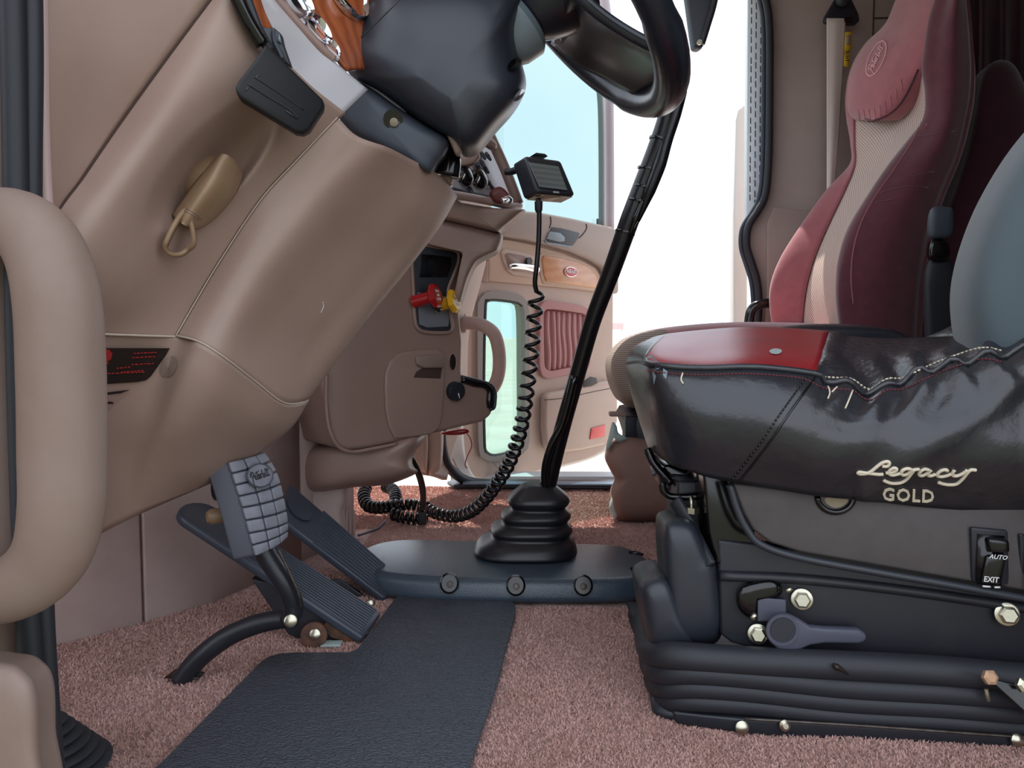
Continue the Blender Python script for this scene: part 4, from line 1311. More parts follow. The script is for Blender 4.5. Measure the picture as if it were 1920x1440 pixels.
main = ats([(1006, 548, 1.72), (1001, 600, 1.73), (996, 660, 1.74), (988, 730, 1.76), (977, 800, 1.80), (962, 850, 1.84), (942, 890, 1.88), (914, 930, 1.93), (884, 958, 1.98), (852, 968, 2.02), (818, 962, 2.05), (796, 950, 2.08)])
hx = helix(main, lambda x: .0155 - .002 * x, lambda x: .034 - .016 * x if x < .75 else .020 - .02 * (x - .75), .005)
vs, fs = tube_data(hx, .0047, 8)
mk('long_coil', vs, fs, rubber_h, cord)
for pth, ph in [([(800, 952, 2.06), (770, 946, 2.05), (742, 948, 2.05), (712, 952, 2.06), (690, 948, 2.08), (682, 930, 2.12), (686, 915, 2.16)], 0), ([(800, 972, 2.02), (775, 972, 2.02), (750, 968, 2.02), (733, 962, 2.03)], 1), ([(738, 955, 2.06), (742, 932, 2.12), (736, 918, 2.18), (722, 912, 2.22)], 2)]:
    h = helix(ats(pth), .0135, .0135, .005, ph)
    h = [V((q.x, q.y, max(q.z, .006))) for q in h]
    vs, fs = tube_data(h, .0047, 8)
    mk('coil_heap', vs, fs, rubber_h, cord)
thin = tube('grey_wire', [fl(672, 1004, .004), fl(690, 998, .004), fl(710, 990, .004), fl(722, 978, .004)], .003, slot_m)
tag(thin, 'thin grey wire lying on the carpet at the end of the pedals', 'wire')

stp = thing('hanging_strap', 'black webbing strap hanging from the console pod down to the carpet', 'strap', fl(790, 984, 0))
sp2 = spline(ats([(726, 830, 1.72), (748, 838, 1.74), (766, 852, 1.77), (780, 874, 1.80), (790, 902, 1.84), (794, 930, 1.90), (793, 958, 1.96)]), 6)
vs, fs = [], []
for i, p in enumerate(sp2):
    w = V((.9, -.4, .2)).normalized() * (.0085 if i > 6 else .006)
    vs += [p - w, p + w]
for i in range(len(sp2) - 1):
    fs.append((2 * i, 2 * i + 1, 2 * i + 3, 2 * i + 2))
mk('webbing', vs, fs, black_g, stp, solid=.004)
rbox('end_tag', at(733, 832, 1.725), (.018, .006, .010), tan_m, stp, bevel=.002)
rbox('clip', at(792, 966, 1.99), (.020, .012, .05), black_p, stp, bevel=.003)

rw = thing('red_wire', 'thin red wire with a red connector dangling under the console', 'wire', at(868, 872, 2.2))
pillow('connector', [(826, 812), (850, 806), (874, 804), (880, 810), (866, 815), (840, 816)], 1.98, .01, red_p, rw, p=3)
tube('loose_wire', ats([(872, 808, 1.99), (882, 822, 2.05), (884, 838, 2.1), (876, 856, 2.15), (872, 872, 2.2), (876, 878, 2.2)]), .0016, red_l, rw, seg=6)

# ================================================================== passenger side grab handle
gh2 = thing('grab_bar', 'brown grab handle in front of the small lower window of the passenger door', 'grab handle', at(876, 610, 2.36))
tube('grip', ats([(866, 606, 2.40), (884, 606, 2.38), (905, 610, 2.36), (926, 626, 2.35), (935, 656, 2.35), (936, 690, 2.36), (930, 716, 2.37), (916, 736, 2.38), (896, 744, 2.40), (876, 746, 2.42)]), .0205, kick_m, gh2, seg=16)
rbox('mount_foot', at(866, 606, 2.42), (.03, .05, .06), kick_m, gh2, bevel=.006)
rbox('mount_foot', at(872, 746, 2.44), (.03, .05, .06), kick_m, gh2, bevel=.006)
# ================================================================== open passenger door
D0, D1 = V((-.20, 2.64, 0)), V((.41, 3.22, 0))
Dd = (D1 - D0).normalized()
Dn = V((Dd.y, -Dd.x, 0))
def dp(px, py, off=0.0):
    return onp(px, py, D0, Dn, off)
def dps(l, off=0.0):
    return [dp(a, b, off) for a, b in l]
dr = thing('passenger_door', 'open beige passenger door with wood trim, pleated insert and two windows', 'door', dp(1000, 890))

def ring_panel(name, outer, inner, t, mat, parent, off=0.0, bevel=.004):
    """flat panel with one hole: outer and inner closed outlines (same count after resampling)"""
    N_ = 64
    def resample(o):
        p = [V((a, b, 0)) for a, b in o] + [V((*o[0], 0))]
        ln = [0]
        for i in range(1, len(p)):
            ln.append(ln[-1] + (p[i] - p[i - 1]).length)
        out, j = [], 0
        for k in range(N_):
            s = ln[-1] * k / N_
            while ln[j + 1] < s: j += 1
            q = p[j].lerp(p[j + 1], (s - ln[j]) / (ln[j + 1] - ln[j]))
            out.append((q.x, q.y))
        return out
    def start(o, c):
        i = min(range(len(o)), key=lambda k: math.atan2(o[k][1] - c[1], o[k][0] - c[0]))
        return o[i:] + o[:i]
    c = (sum(p[0] for p in inner) / len(inner), sum(p[1] for p in inner) / len(inner))
    def ccw(o):
        a = sum(o[i][0] * o[(i + 1) % len(o)][1] - o[(i + 1) % len(o)][0] * o[i][1] for i in range(len(o)))
        return o if a > 0 else o[::-1]
    O = start(resample(ccw(outer)), c)
    I = start(resample(ccw(inner)), c)
    vs, fs = [], []
    for lst in (O, I):
        vs += [dp(a, b, off) for a, b in lst]
    for lst in (O, I):
        vs += [dp(a, b, off) - Dn * t for a, b in lst]
    for k in range(N_):
        j = (k + 1) % N_
        fs += [(k, j, N_ + j, N_ + k), (2 * N_ + k, 3 * N_ + k, 3 * N_ + j, 2 * N_ + j), (k, 2 * N_ + k, 2 * N_ + j, j), (N_ + k, N_ + j, 3 * N_ + j, 3 * N_ + k)]
    return fix_normals(mk(name, vs, fs, mat, parent, bevel=bevel, ang=50, smooth=False))

def rounded(o, n=5):
    return [(q.x, q.y) for q in spline([V((a, b, 0)) for a, b in o], n, True)]
win_in = [(908, 572), (914, 562), (928, 560), (962, 564), (978, 570), (984, 590), (985, 700), (985, 815), (980, 836), (966, 846), (930, 856), (912, 850), (906, 830), (905, 700)]
win_out = [(896, 580), (900, 562), (912, 548), (935, 545), (968, 550), (984, 560), (992, 585), (993, 700), (993, 822), (986, 845), (970, 856), (930, 866), (908, 860), (898, 838), (896, 700)]
shell_o = [(850, 470), (900, 428), (940, 404), (1000, 398), (1060, 410), (1140, 428), (1150, 440), (1150, 560), (1149, 700), (1149, 800), (1146, 826), (1128, 848), (1100, 860), (1040, 876), (960, 892), (905, 898), (880, 893), (866, 874), (858, 840), (852, 700)]
ring_panel('shell', shell_o, rounded(win_in), .05, door_beige, dr)
ring_panel('lower_window_frame', rounded(win_out), rounded(win_in), .022, M('grey_window_frame', (140, 134, 130), .4), dr, off=.014, bevel=.005)
tube('lower_window_gasket', dps(win_in, .002), .010, rubber, dr, closed=True, seg=8, n=3)
prism('lower_window_pane', dps(win_in, -.02), -Dn * .004, glass_c, dr, bevel=0, smooth=False)
# door bottom flange
tube('bottom_flange', dps([(862, 862), (876, 888), (905, 898), (960, 891), (1040, 874), (1100, 858), (1135, 842)], -.02), .012, jamb_w, dr, seg=10)
# upper pad along the window sill
pad = prism('sill_pad', dps([(930, 404), (960, 396), (1000, 399), (1060, 410), (1138, 427), (1150, 436), (1151, 470), (1149, 552), (1129, 549), (1128, 520), (1118, 502), (1096, 488), (1060, 473), (1020, 461), (980, 452), (930, 444)]), Dn * .035, door_grey, dr, bevel=.014, seg=4)
prism('centre_insert', dps([(922, 448), (950, 450), (1000, 460), (1050, 475), (1090, 490), (1113, 503), (1123, 520), (1126, 548), (1060, 541), (990, 534), (912, 527), (914, 480)]), Dn * .012, door_tan, dr, bevel=.004)
pk = prism('grip_pocket', dps([(1034, 426), (1052, 428), (1086, 437), (1084, 446), (1074, 460), (1066, 462), (1026, 455), (1024, 448)], .0355), Dn * .002, black_s, dr, bevel=.001)
prism('grip_plate', dps([(1030, 434), (1050, 437), (1058, 445), (1058, 452), (1050, 454), (1024, 448)], .038), Dn * .003, collar_m, pk, bevel=.001)
tube('grip_lip', dps([(1022, 450), (1026, 456), (1046, 459), (1068, 463)], .038), .004, collar_m, pk, seg=8)
strokes('pad_joint', [dps([(1032, 406), (1033, 418), (1030, 428)], .0355)], .0022, line_m, dr, n=4)
strokes('pad_joint', [dps([(1099, 420), (1100, 428), (1094, 438), (1086, 446)], .0355)], .0022, line_m, dr, n=4)
# wood trim with oval emblem
wd = prism('wood_trim', dps([(1014, 486), (1018, 479), (1050, 484), (1080, 491), (1100, 500), (1114, 514), (1121, 530), (1119, 540), (1108, 540), (1060, 533), (1022, 528), (1018, 516)], .012), Dn * .008, wood_l, dr, bevel=.004)
prism('wood_surround', dps([(1009, 482), (1014, 474), (1050, 479), (1082, 487), (1104, 497), (1118, 511), (1125, 530), (1122, 545), (1108, 545), (1060, 538), (1018, 532), (1013, 518)], .012), Dn * .003, door_tan, dr, bevel=.001)
ec = dp(1069, 510, .021)
ov = [ec + Dd * (.035 * math.cos(t)) + V((0, 0, .0185 * math.sin(t))) for t in [i * math.pi / 14 for i in range(28)]]
em = prism('oval_emblem', ov, Dn * .004, M('emblem_red', (196, 60, 66), .3, coat=.4), dr, bevel=.001)
tube('emblem_rim', [p + Dn * .004 for p in ov], .0014, chrome, em, closed=True, n=1, seg=6)
strokes('emblem_script', [[ec + Dn * .0045 + Dd * ((x - 1.55) * .0175) + V((0, 0, (y - .3) * .0165)) for x, y in s] for s in SCRIPT_P], .0014, white_p, em, n=2)
# inner release handle
bz = prism('handle_bezel', dps([(938, 472), (944, 466), (985, 474), (1000, 480), (1006, 492), (1006, 522), (960, 516), (950, 508), (942, 490)], .012), Dn * .006, door_beige, dr, bevel=.003)
prism('handle_cup', dps([(946, 478), (952, 474), (984, 480), (990, 490), (998, 500), (998, 512), (962, 508), (952, 496)], .0185), Dn * .001, brown, bz, bevel=0)
tube('release_lever', dps([(955, 500), (966, 499), (985, 501), (1000, 504), (1006, 507)], .024), [.010, .013, .014, .017, .017], chrome, bz, seg=14)
lathe('lever_pivot', [(.014, 0), (.014, .012)], dp(989, 490, .018), Dn, black_s, bz, seg=16)
# dark stripe where the sill pad ends and grey wedge near the hinge
prism('hinge_wedge', dps([(900, 528), (910, 490), (914, 490), (914, 528)], .008), Dn * .006, brown, dr, bevel=.001)
# mauve pleated insert
ins = ring_panel('insert_frame', [(1012, 576), (1018, 566), (1030, 563), (1060, 567), (1096, 574), (1107, 582), (1109, 600), (1108, 680), (1104, 692), (1096, 698), (1060, 704), (1026, 711), (1016, 704), (1012, 690)],
           [(1020, 588), (1024, 580), (1040, 580), (1070, 584), (1095, 588), (1103, 596), (1103, 640), (1101, 676), (1096, 684), (1060, 691), (1034, 696), (1024, 692), (1021, 680)], .018, mauve_v, dr, off=.016, bevel=.004)
for k in range(8):
    x0 = 1026 + k * 9.9
    w = 4.6 + RND.uniform(-.6, .6)
    y0, y1 = 583 + k * .9, 695 - k * 1.5
    sway = RND.uniform(-2, 2)
    tube('pleat', dps([(x0, y0), (x0 + sway, y0 + 35), (x0 + 2, y1 - 30), (x0 + 1.5, y1)], .002), [w * .0020, w * .0023, w * .0023, w * .0020], mauve_v, ins, seg=12, up=Dn, flat=.8)
prism('insert_back', dps([(1018, 578), (1103, 588), (1102, 686), (1022, 698)], .0), Dn * .003, mauve_v, dr, bevel=0)
# map pocket
prism('map_pocket', dps([(1011, 742), (1020, 735), (1060, 728), (1100, 718), (1140, 712), (1147, 722), (1147, 790), (1138, 806), (1124, 832), (1080, 842), (1030, 848), (1014, 838), (1010, 800)]), Dn * .035, door_beige, dr, bevel=.012, seg=4)
prism('pocket_mouth', dps([(1092, 716), (1106, 706), (1117, 708), (1120, 718), (1108, 724), (1094, 726)], .034), Dn * .003, dark_l, dr, bevel=.001)
strokes('pocket_line', [dps([(1020, 750), (1060, 746), (1110, 735), (1146, 728)], .0352)], .0014, line_m, dr, n=4)
prism('red_reflector', dps([(1108, 803), (1134, 796), (1133, 818), (1105, 824)], .0352), Dn * .004, M('reflector_red', (216, 70, 74), .25, coat=.5), dr, bevel=.0015, label='red rectangular reflector')
# upper window: posts, header, glass
tube('window_post', dps([(1142, 430), (1142, 320), (1141, 200), (1139, 90), (1134, 10), (1120, -60)], -.02), .022, M('mauve_grey_post', (172, 164, 172), .5), dr, seg=12, up=Dn, flat=1.0)
tube('glass_channel', dps([(1128, 426), (1128, 320), (1127, 220), (1124, 170), (1116, 120), (1100, 60), (1090, 0)], -.012), .0125, M('green_grey_channel', (118, 132, 132), .5), dr, seg=12)
prism('window_pane', dps([(880, 430), (1000, 400), (1126, 428), (1127, 330), (1126, 210), (1122, 165), (1104, 80), (1060, -60), (860, -60)], -.012), -Dn * .004, glass_m, dr, bevel=0, smooth=False)
prism('glass_stop', dps([(1118, 410), (1123, 411), (1123, 424), (1118, 423)], -.004), Dn * .006, slot_m, dr, bevel=.001)
rbox('edge_latch', dp(1151, 492, -.03), (.012, .02, .05), frame_m, dr, bevel=.003)

# dark slab hanging behind the wheel rim: sun visor end
vz = thing('sun_visor', 'dark grey sun visor end hanging behind the steering wheel rim', 'sun visor', at(1310, 85, 2.2))
prism('visor_board', ats([(1276, -80, 2.2), (1352, -80, 2.2), (1346, 0, 2.2), (1330, 50, 2.2), (1320, 84, 2.2), (1312, 91, 2.2), (1300, 88, 2.2), (1296, 60, 2.2), (1288, 0, 2.2)]), (0, .04, 0), col_grey, vz, bevel=.008)
tube('visor_edge', ats([(1352, -80, 2.19), (1340, 0, 2.19), (1326, 50, 2.19), (1316, 82, 2.19)]), .009, black_s, vz, seg=10)
lathe('visor_screw', [(.007, 0), (.007, .006)], at(1311, 80, 2.185), (0, -1, 0), steel, vz, seg=14)
# ================================================================== passenger seat
ps = thing('passenger_seat', 'maroon velour passenger seat with pale mesh insert and embroidered oval', 'seat', V((.9, 2.18, 0)))
# near mesh edge, far mesh edge, far silhouette, side back edge: stations from top to base
YN, YF = 1.99, 2.42
st_ = [   # (py, near bolster ridge x, near mesh x, far mesh x, far silhouette x, side back x)
    (-70, 1800, 1775, 1735, 1722, 1806),
    (0, 1774, 1750, 1705, 1690, 1813),
    (44, 1762, 1738, 1690, 1671, 1817),
    (85, 1756, 1732, 1650, 1626, 1820),
    (128, 1752, 1727, 1622, 1600, 1822),
    (178, 1752, 1736, 1608, 1589, 1820),
    (222, 1748, 1732, 1604, 1590, 1812),
    (267, 1726, 1698, 1604, 1597, 1802),
    (310, 1690, 1664, 1604, 1596, 1788),
    (360, 1656, 1630, 1584, 1553, 1766),
    (427, 1618, 1590, 1552, 1506, 1744),
    (484, 1594, 1572, 1528, 1471, 1733),
    (533, 1584, 1569, 1514, 1453, 1727),
    (580, 1584, 1572, 1507, 1451, 1723),
    (640, 1592, 1582, 1504, 1460, 1720),
    (700, 1606, 1596, 1510, 1474, 1720)]
def row(s):
    y, nr, nm, fm_, fs_, sb = s
    return dict(back_far=(fs_ + (sb - nr) * .72, y, YF + .02), sil=(fs_, y, YF), farm=(fm_, y, YF - .07), nearm=(nm, y, YN + .075), ridge=(nr, y, YN + .01), side=(nr * .5 + sb * .5, y, YN - .03), sback=(sb, y, YN))
rows = [row(s) for s in st_]
def pk_(keys, extra=None):
    out = []
    for r in rows:
        out.append([r[k] for k in keys])
    return out
def P(t): return at(*t)
mesh_rows, far_rows, near_rows, back_rows = [], [], [], []
for r in rows:
    a, b = P(r['farm']), P(r['nearm'])
    mid = a.lerp(b, .5) + V((.030, 0, 0))
    mesh_rows.append([a, a.lerp(b, .25) + V((.02, 0, 0)), mid, a.lerp(b, .75) + V((.02, 0, 0)), b])
    bf = P(r['back_far'])
    far_rows.append([bf, P(r['sil']).lerp(bf, .5) + V((0, .03, 0)), P(r['sil']) + V((.01, .012, 0)), P(r['sil']) + V((-.004, -.015, 0)), a])
    near_rows.append([b, P(r['nearm']).lerp(P(r['ridge']), .5) + V((-.012, 0, 0)), P(r['ridge']), P(r['side']), P(r['sback'])])
    back_rows.append([P(r['sback']), P(r['sback']) + V((.03, .06, 0)), (P(r['sback']) + bf) / 2 + V((.05, 0, 0)), bf + V((.03, -.04, 0)), bf])

def mesh_insert_mat():
    m = bpy.data.materials.new('pale_mesh_fabric')
    m.use_nodes = True
    nt = m.node_tree
    b = nt.nodes['Principled BSDF']
    b.inputs['Roughness'].default_value = .85
    tc = nt.nodes.new('ShaderNodeTexCoord')
    mp = nt.nodes.new('ShaderNodeMapping')
    mp.inputs['Scale'].default_value = (0, 1, 1)
    v = nt.nodes.new('ShaderNodeTexVoronoi')
    v.inputs['Scale'].default_value = 150
    v.inputs['Randomness'].default_value = .0
    mp.inputs['Rotation'].default_value = (.785, 0, 0)
    nt.links.new(tc.outputs['Object'], mp.inputs['Vector'])
    nt.links.new(mp.outputs['Vector'], v.inputs['Vector'])
    r = nt.nodes.new('ShaderNodeValToRGB')
    r.color_ramp.elements[0].position = .2
    r.color_ramp.elements[0].color = rgb(222, 204, 192)
    r.color_ramp.elements[1].position = .6
    r.color_ramp.elements[1].color = rgb(150, 126, 118)
    nt.links.new(v.outputs['Distance'], r.inputs['Fac'])
    nt.links.new(r.outputs['Color'], b.inputs['Base Color'])
    bp = nt.nodes.new('ShaderNodeBump')
    bp.inputs['Strength'].default_value = .4
    bp.inputs['Distance'].default_value = .002
    bp.invert = True
    nt.links.new(v.outputs['Distance'], bp.inputs['Height'])
    nt.links.new(bp.outputs['Normal'], b.inputs['Normal'])
    return m
patch('mesh_insert', mesh_rows, mesh_insert_mat(), ps, solid=.006)
patch('far_bolster', far_rows, rose, ps, solid=.006)
nb = patch('near_bolster', near_rows, maroon, ps, solid=.006)
patch('seat_shell', back_rows, maroon, ps, solid=.006)
nbt = bvh(nb)
seam('bolster_piping', [(1728, 224), (1712, 262), (1676, 318), (1640, 370), (1614, 420), (1600, 470), (1596, 520), (1600, 570)], nbt, .0018, rose, ps, Yd=2.0)
for w in [[(1696, 258), (1740, 254), (1790, 246)], [(1650, 362), (1700, 350), (1740, 352)], [(1716, 330), (1750, 322)], [(1640, 380), (1680, 374)]]:
    seam('cloth_crease', w, nbt, .0014, maroon, ps, Yd=2.0, n=4, off=.0002)
# headrest pad: rose cover with gathered lower edge
hrows = []
for (y, xl, xr, dl, dr_) in [(-70, 1716, 1796, YF - .02, YN + .06), (0, 1684, 1772, YF - .01, YN + .05), (44, 1664, 1758, YF, YN + .045), (85, 1622, 1750, YF, YN + .04), (128, 1597, 1728, YF, YN + .07), (160, 1590, 1706, YF, YN + .11), (190, 1590, 1688, YF, YN + .14), (212, 1592, 1668, YF - .02, YN + .17), (226, 1597, 1652, YF - .04, YN + .2)]:
    a, b = at(xl, y, dl), at(xr, y, dr_)
    f_ = .042 if y < 200 else (.03 if y < 220 else .004)
    hrows.append([a + V((.05, .02, 0)), a + V((0.0, -.01, 0)), a.lerp(b, .3) + V((-f_, 0, 0)), a.lerp(b, .65) + V((-f_, 0, 0)), b + V((-.012, 0, 0)), b + V((.05, -.005, 0))])
hr = patch('headrest_cover', hrows, rose, ps, solid=.006)
hrt = bvh(hr)
seam('headrest_piping', [(1593, 228), (1620, 228), (1652, 222), (1680, 204), (1700, 176), (1722, 130)], hrt, .003, maroon_d, ps, Yd=2.2, off=.0)
for k in range(9):
    x = 1612 + k * 10
    y1 = [226, 227, 226, 224, 219, 212, 200, 186, 170][k]
    seam('gather', [(x, y1), (x - 1, y1 - 12), (x - 3, y1 - 22)], hrt, .0016, rose, ps, Yd=2.2, n=3)
# embroidered oval and script
oc_, rot = (1644, 110), -1.02
def emb(u, v):
    x = oc_[0] + u * math.cos(rot) * .78 - v * math.sin(rot) * .62
    y = oc_[1] + u * math.sin(rot) + v * math.cos(rot) * .75
    return hit(hrt, x, y, .0015, 2.25)
strokes('embroidered_oval', [[emb(37 * math.cos(t), 21 * math.sin(t)) for t in [i * math.pi / 16 for i in range(33)]]], .0017, pink_thread, ps, n=1)
strokes('embroidered_script', [[emb((x - 1.55) * 19, (.33 - y) * 17) for x, y in s] for s in SCRIPT_P], .0013, pink_thread, ps, n=2)

# cushion
def striped():
    m = M('striped_seat_cloth', (168, 152, 140), .9, wave=(62, (112, 96, 88), 'Z', 0.6), bump=(300, .2, .001))
    return m
pillow('cushion', [(1160, 660), (1190, 632), (1240, 616), (1330, 606), (1440, 604), (1600, 612), (1700, 640), (1700, 760), (1400, 780), (1220, 770), (1180, 740)], 2.2, .24, rose, ps, p=6, n=4)
pillow('cushion_front', [(1146, 700), (1150, 668), (1176, 638), (1216, 622), (1260, 618), (1270, 660), (1262, 740), (1220, 764), (1176, 762), (1156, 738)], 2.17, .23, striped(), ps, p=5, n=4)
pillow('base_block', [(1170, 765), (1300, 765), (1320, 830), (1300, 985), (1200, 985), (1180, 830)], 2.22, .17, frame_m, ps, p=6, n=3)
pillow('dust_skirt', [(1152, 826), (1180, 818), (1240, 828), (1290, 850), (1300, 975), (1240, 978), (1170, 978), (1150, 962), (1146, 930), (1156, 905), (1146, 885), (1136, 862), (1140, 840)], 2.09, .10, skirt_m, ps, p=3, n=4)
pillow('skirt_lining', [(1146, 935), (1152, 925), (1160, 945), (1164, 960), (1156, 974), (1146, 968), (1142, 952)], 2.055, .025, pale_g, ps, p=2.5)
pillow('skirt_lining', [(1148, 792), (1156, 798), (1160, 812), (1176, 822), (1160, 830), (1150, 822), (1140, 845), (1136, 840), (1142, 815)], 2.03, .015, pale_g, ps, p=2.5)
rbox('slide_lever', at(1158, 776, 2.04), (.045, .03, .012), brown, ps, bevel=.003)
rbox('slide_rail', at(1180, 800, 2.08), (.03, .06, .06), frame_m, ps, bevel=.003)

# bits standing behind the seats
bk = thing('belt_stalk', 'dark grey belt buckle stalk between the two seats', 'buckle', at(1745, 640, 1.80))
pillow('buckle_head', [(1748, 392), (1775, 388), (1788, 396), (1786, 440), (1764, 448), (1744, 442)], 1.80, .02, col_grey, bk, p=4)
pillow('buckle_slot', [(1746, 452), (1772, 450), (1782, 470), (1774, 488), (1744, 486)], 1.80, .018, black_g, bk, p=4)
pillow('stalk', [(1742, 492), (1784, 490), (1790, 600), (1786, 1030), (1746, 1030), (1736, 600)], 1.81, .02, rubber, bk, p=4)
sb_ = thing('rear_cushion', 'dark maroon bunk cushion with a rounded top behind the seats', 'cushion', at(1800, 640, 2.1))
pillow('cushion_block', [(1835, 160), (1850, 126), (1876, 112), (1902, 122), (1922, 160), (1960, 260), (1960, 660), (1720, 660), (1730, 560), (1760, 440), (1800, 320), (1822, 230)], 2.32, .10, maroon_d, sb_, p=3.5, n=4)

# sleeper curtain
ct_rows = []
for (y) in (-80, 60, 200, 340, 480, 620):
    r_ = []
    for k in range(15):
        x = 1818 + k * 13
        r_.append(at(x + math.sin(k * 1.9) * 2, y, 2.46 + .022 * math.sin(k * 2.1 + .3 * y / 100)))
    ct_rows.append(r_)
cu_ = patch('sleeper_curtain', ct_rows, maroon_d, None, nu=4, nv=2, solid=.004)
tag(cu_, 'dark maroon pleated curtain hanging behind the passenger seat', 'curtain')

# seat belt
sbt = thing('seat_belt', 'cream seat belt with a black anchor plate on the cab wall', 'seat belt', at(1555, 365, 2.55))
prism('anchor_plate', ats([(1576, -12, 2.57), (1590, -4, 2.57), (1606, 30, 2.57), (1608, 42, 2.57), (1600, 50, 2.57), (1552, 50, 2.57), (1541, 44, 2.57), (1543, 34, 2.57), (1562, 2, 2.57)]), (0, -.018, 0), black_p, sbt, bevel=.005)
lathe('anchor_bolt', [(.02, 0), (.02, .01), (.012, .016)], at(1578, 2, 2.545), (0, -1, 0), black_s, sbt, seg=20)
prism('belt_slot', ats([(1551, 34, 2.55), (1598, 32, 2.55), (1600, 42, 2.55), (1550, 44, 2.55)]), (0, -.003, 0), black_g, sbt, bevel=.001)
wb_rows = []
for (y, x0, x1, Y) in [(34, 1550, 1586, 2.545), (90, 1550, 1583, 2.54), (180, 1550, 1578, 2.535), (270, 1550, 1572, 2.52), (340, 1550, 1566, 2.50), (400, 1550, 1562, 2.49)]:
    wb_rows.append([at(x0, y, Y), at((x0 + x1) / 2, y, Y - .006), at(x1, y, Y + .004)])
patch('webbing', wb_rows, web_m, sbt, solid=.002)
tg = prism('warning_tag', ats([(1584, 92, 2.54), (1593, 92, 2.545), (1593, 126, 2.545), (1582, 124, 2.54)]), (0, .002, 0), yellow_l, sbt, bevel=0)
prism('tag_frame', ats([(1585, 60, 2.54), (1598, 60, 2.545), (1597, 92, 2.545), (1583, 94, 2.54)]), (0, .002, 0), yellow_l, sbt, bevel=0)
prism('tag_window', ats([(1587, 66, 2.537), (1595, 66, 2.542), (1594, 84, 2.542), (1586, 84, 2.537)]), (0, .001, 0), wall_m, sbt, bevel=0)
strokes('tag_print', [ats([(1585, y, 2.538), (1591 - (i % 2) * 2, y, 2.541)]) for i, y in enumerate((97, 101, 105, 109, 113))], .0012, dark_l, sbt, smooth_path=False)
hb2 = thing('grab_loop', 'black bent grab loop at the foot of the door seal beside the seat', 'grab loop', at(1405, 620, 2.5))
tube('bent_bar', ats([(1404, 660, 2.52), (1404, 605, 2.52), (1410, 580, 2.52), (1428, 570, 2.52), (1460, 568, 2.54), (1490, 568, 2.56)]), .016, black_g, hb2, seg=14)
# ================================================================== driver seat
ds = thing('driver_seat', 'black and red leather air-suspension driver seat with embroidered lettering', 'seat', V((.42, 1.18, 0)))
from mathutils import noise as NZ
cols = [
    [(1235, 846, 1.42), (1212, 785, 1.42), (1196, 725, 1.42), (1190, 685, 1.42), (1204, 652, 1.42), (1240, 630, 1.43)],
    [(1216, 842, 1.24), (1196, 782, 1.22), (1179, 722, 1.21), (1172, 684, 1.21), (1186, 652, 1.22), (1224, 632, 1.30)],
    [(1232, 852, 1.08), (1214, 795, 1.06), (1200, 735, 1.05), (1196, 678, 1.07), (1208, 652, 1.12), (1240, 628, 1.28)],
    [(1262, 868, .985), (1246, 803, .965), (1234, 742, .955), (1228, 686, .975), (1238, 656, 1.05), (1262, 624, 1.26)],
    [(1320, 893, .95), (1316, 822, .925), (1312, 754, .922), (1312, 692, .952), (1318, 656, 1.05), (1330, 617, 1.25)],
    [(1420, 912, .945), (1418, 832, .91), (1416, 762, .908), (1416, 690, .945), (1418, 652, 1.05), (1420, 613, 1.25)],
    [(1510, 926, .94), (1512, 842, .90), (1515, 766, .904), (1530, 702, .945), (1542, 662, 1.05), (1556, 620, 1.25)],
    [(1580, 934, .94), (1582, 846, .905), (1582, 786, .914), (1582, 722, .948), (1586, 672, 1.05), (1596, 630, 1.25)],
    [(1650, 941, .94), (1650, 852, .905), (1650, 786, .914), (1650, 732, .95), (1655, 676, 1.05), (1665, 634, 1.25)],
    [(1720, 950, .94), (1720, 860, .90), (1720, 776, .904), (1720, 700, .942), (1725, 662, 1.05), (1735, 632, 1.25)],
    [(1820, 958, .94), (1820, 862, .893), (1820, 764, .90), (1820, 674, .93), (1825, 644, 1.05), (1830, 627, 1.25)],
    [(1920, 966, .94), (1920, 862, .888), (1920, 760, .898), (1920, 656, .92), (1920, 622, 1.05), (1920, 612, 1.25)],
    [(2060, 976, .94), (2060, 862, .888), (2060, 760, .898), (2060, 640, .92), (2060, 600, 1.05), (2060, 590, 1.25)]]
rows_ = [[at(*cols[c][r]) for c in range(len(cols))] for r in range(6)]
for r_ in rows_:
    r_.append(V((r_[-1].x + .03, 1.36, r_[-1].z)))
G = grid_up(rows_, 8, 8)
def wrinkle(p, k):
    return p + V((0, -1, .2)) * (k * (NZ.noise(p * 9.0) + .5 * NZ.noise(p * V((14, 14, 34)).length / 3)))
for r in range(len(G)):
    for c in range(len(G[0])):
        px, py = to_px(G[r][c])
        k = .0035 if px > 1290 else .0015
        if 1540 < px < 1960 and r > 14 and r < 34:
            k = .008
            q = G[r][c]
            G[r][c] = q + V((0, -.3, 1)) * (.006 * math.sin(px * .085 + 1.5 * math.sin(py * .05)) * min(1, (r - 14) / 6) * min(1, max(0, (34 - r) / 4)))
        # broad sweeping folds across the side
        fold = .007 * math.exp(-((px - 1440 - (900 - py) * .55 - 120) / 60.0) ** 2) if r < 24 else 0
        fold2 = .010 * math.exp(-((py - 760 + (px - 1760) * .75 - 60) / 40.0) ** 2) if r < 24 and px > 1600 else 0
        G[r][c] = wrinkle(G[r][c], k) + V((0, -fold - fold2, 0))
def sub(r0, r1, c0, c1):
    return [row[c0:c1 + 1] for row in G[r0:r1 + 1]]
RS = 24                                    # grid row of the piping
s_side = grid_mesh('cushion_side', sub(0, RS, 0, len(G[0]) - 1), leather, ds, solid=.006)
grid_mesh('cushion_nose', sub(RS, len(G) - 1, 0, 20), leather, ds, solid=.006)
s_red = grid_mesh('red_top_panel', sub(RS, len(G) - 1, 20, 48), leather_r, ds, solid=.006)
s_blk = grid_mesh('black_top_panel', sub(RS, len(G) - 1, 48, len(G[0]) - 1), leather_w, ds, solid=.006)
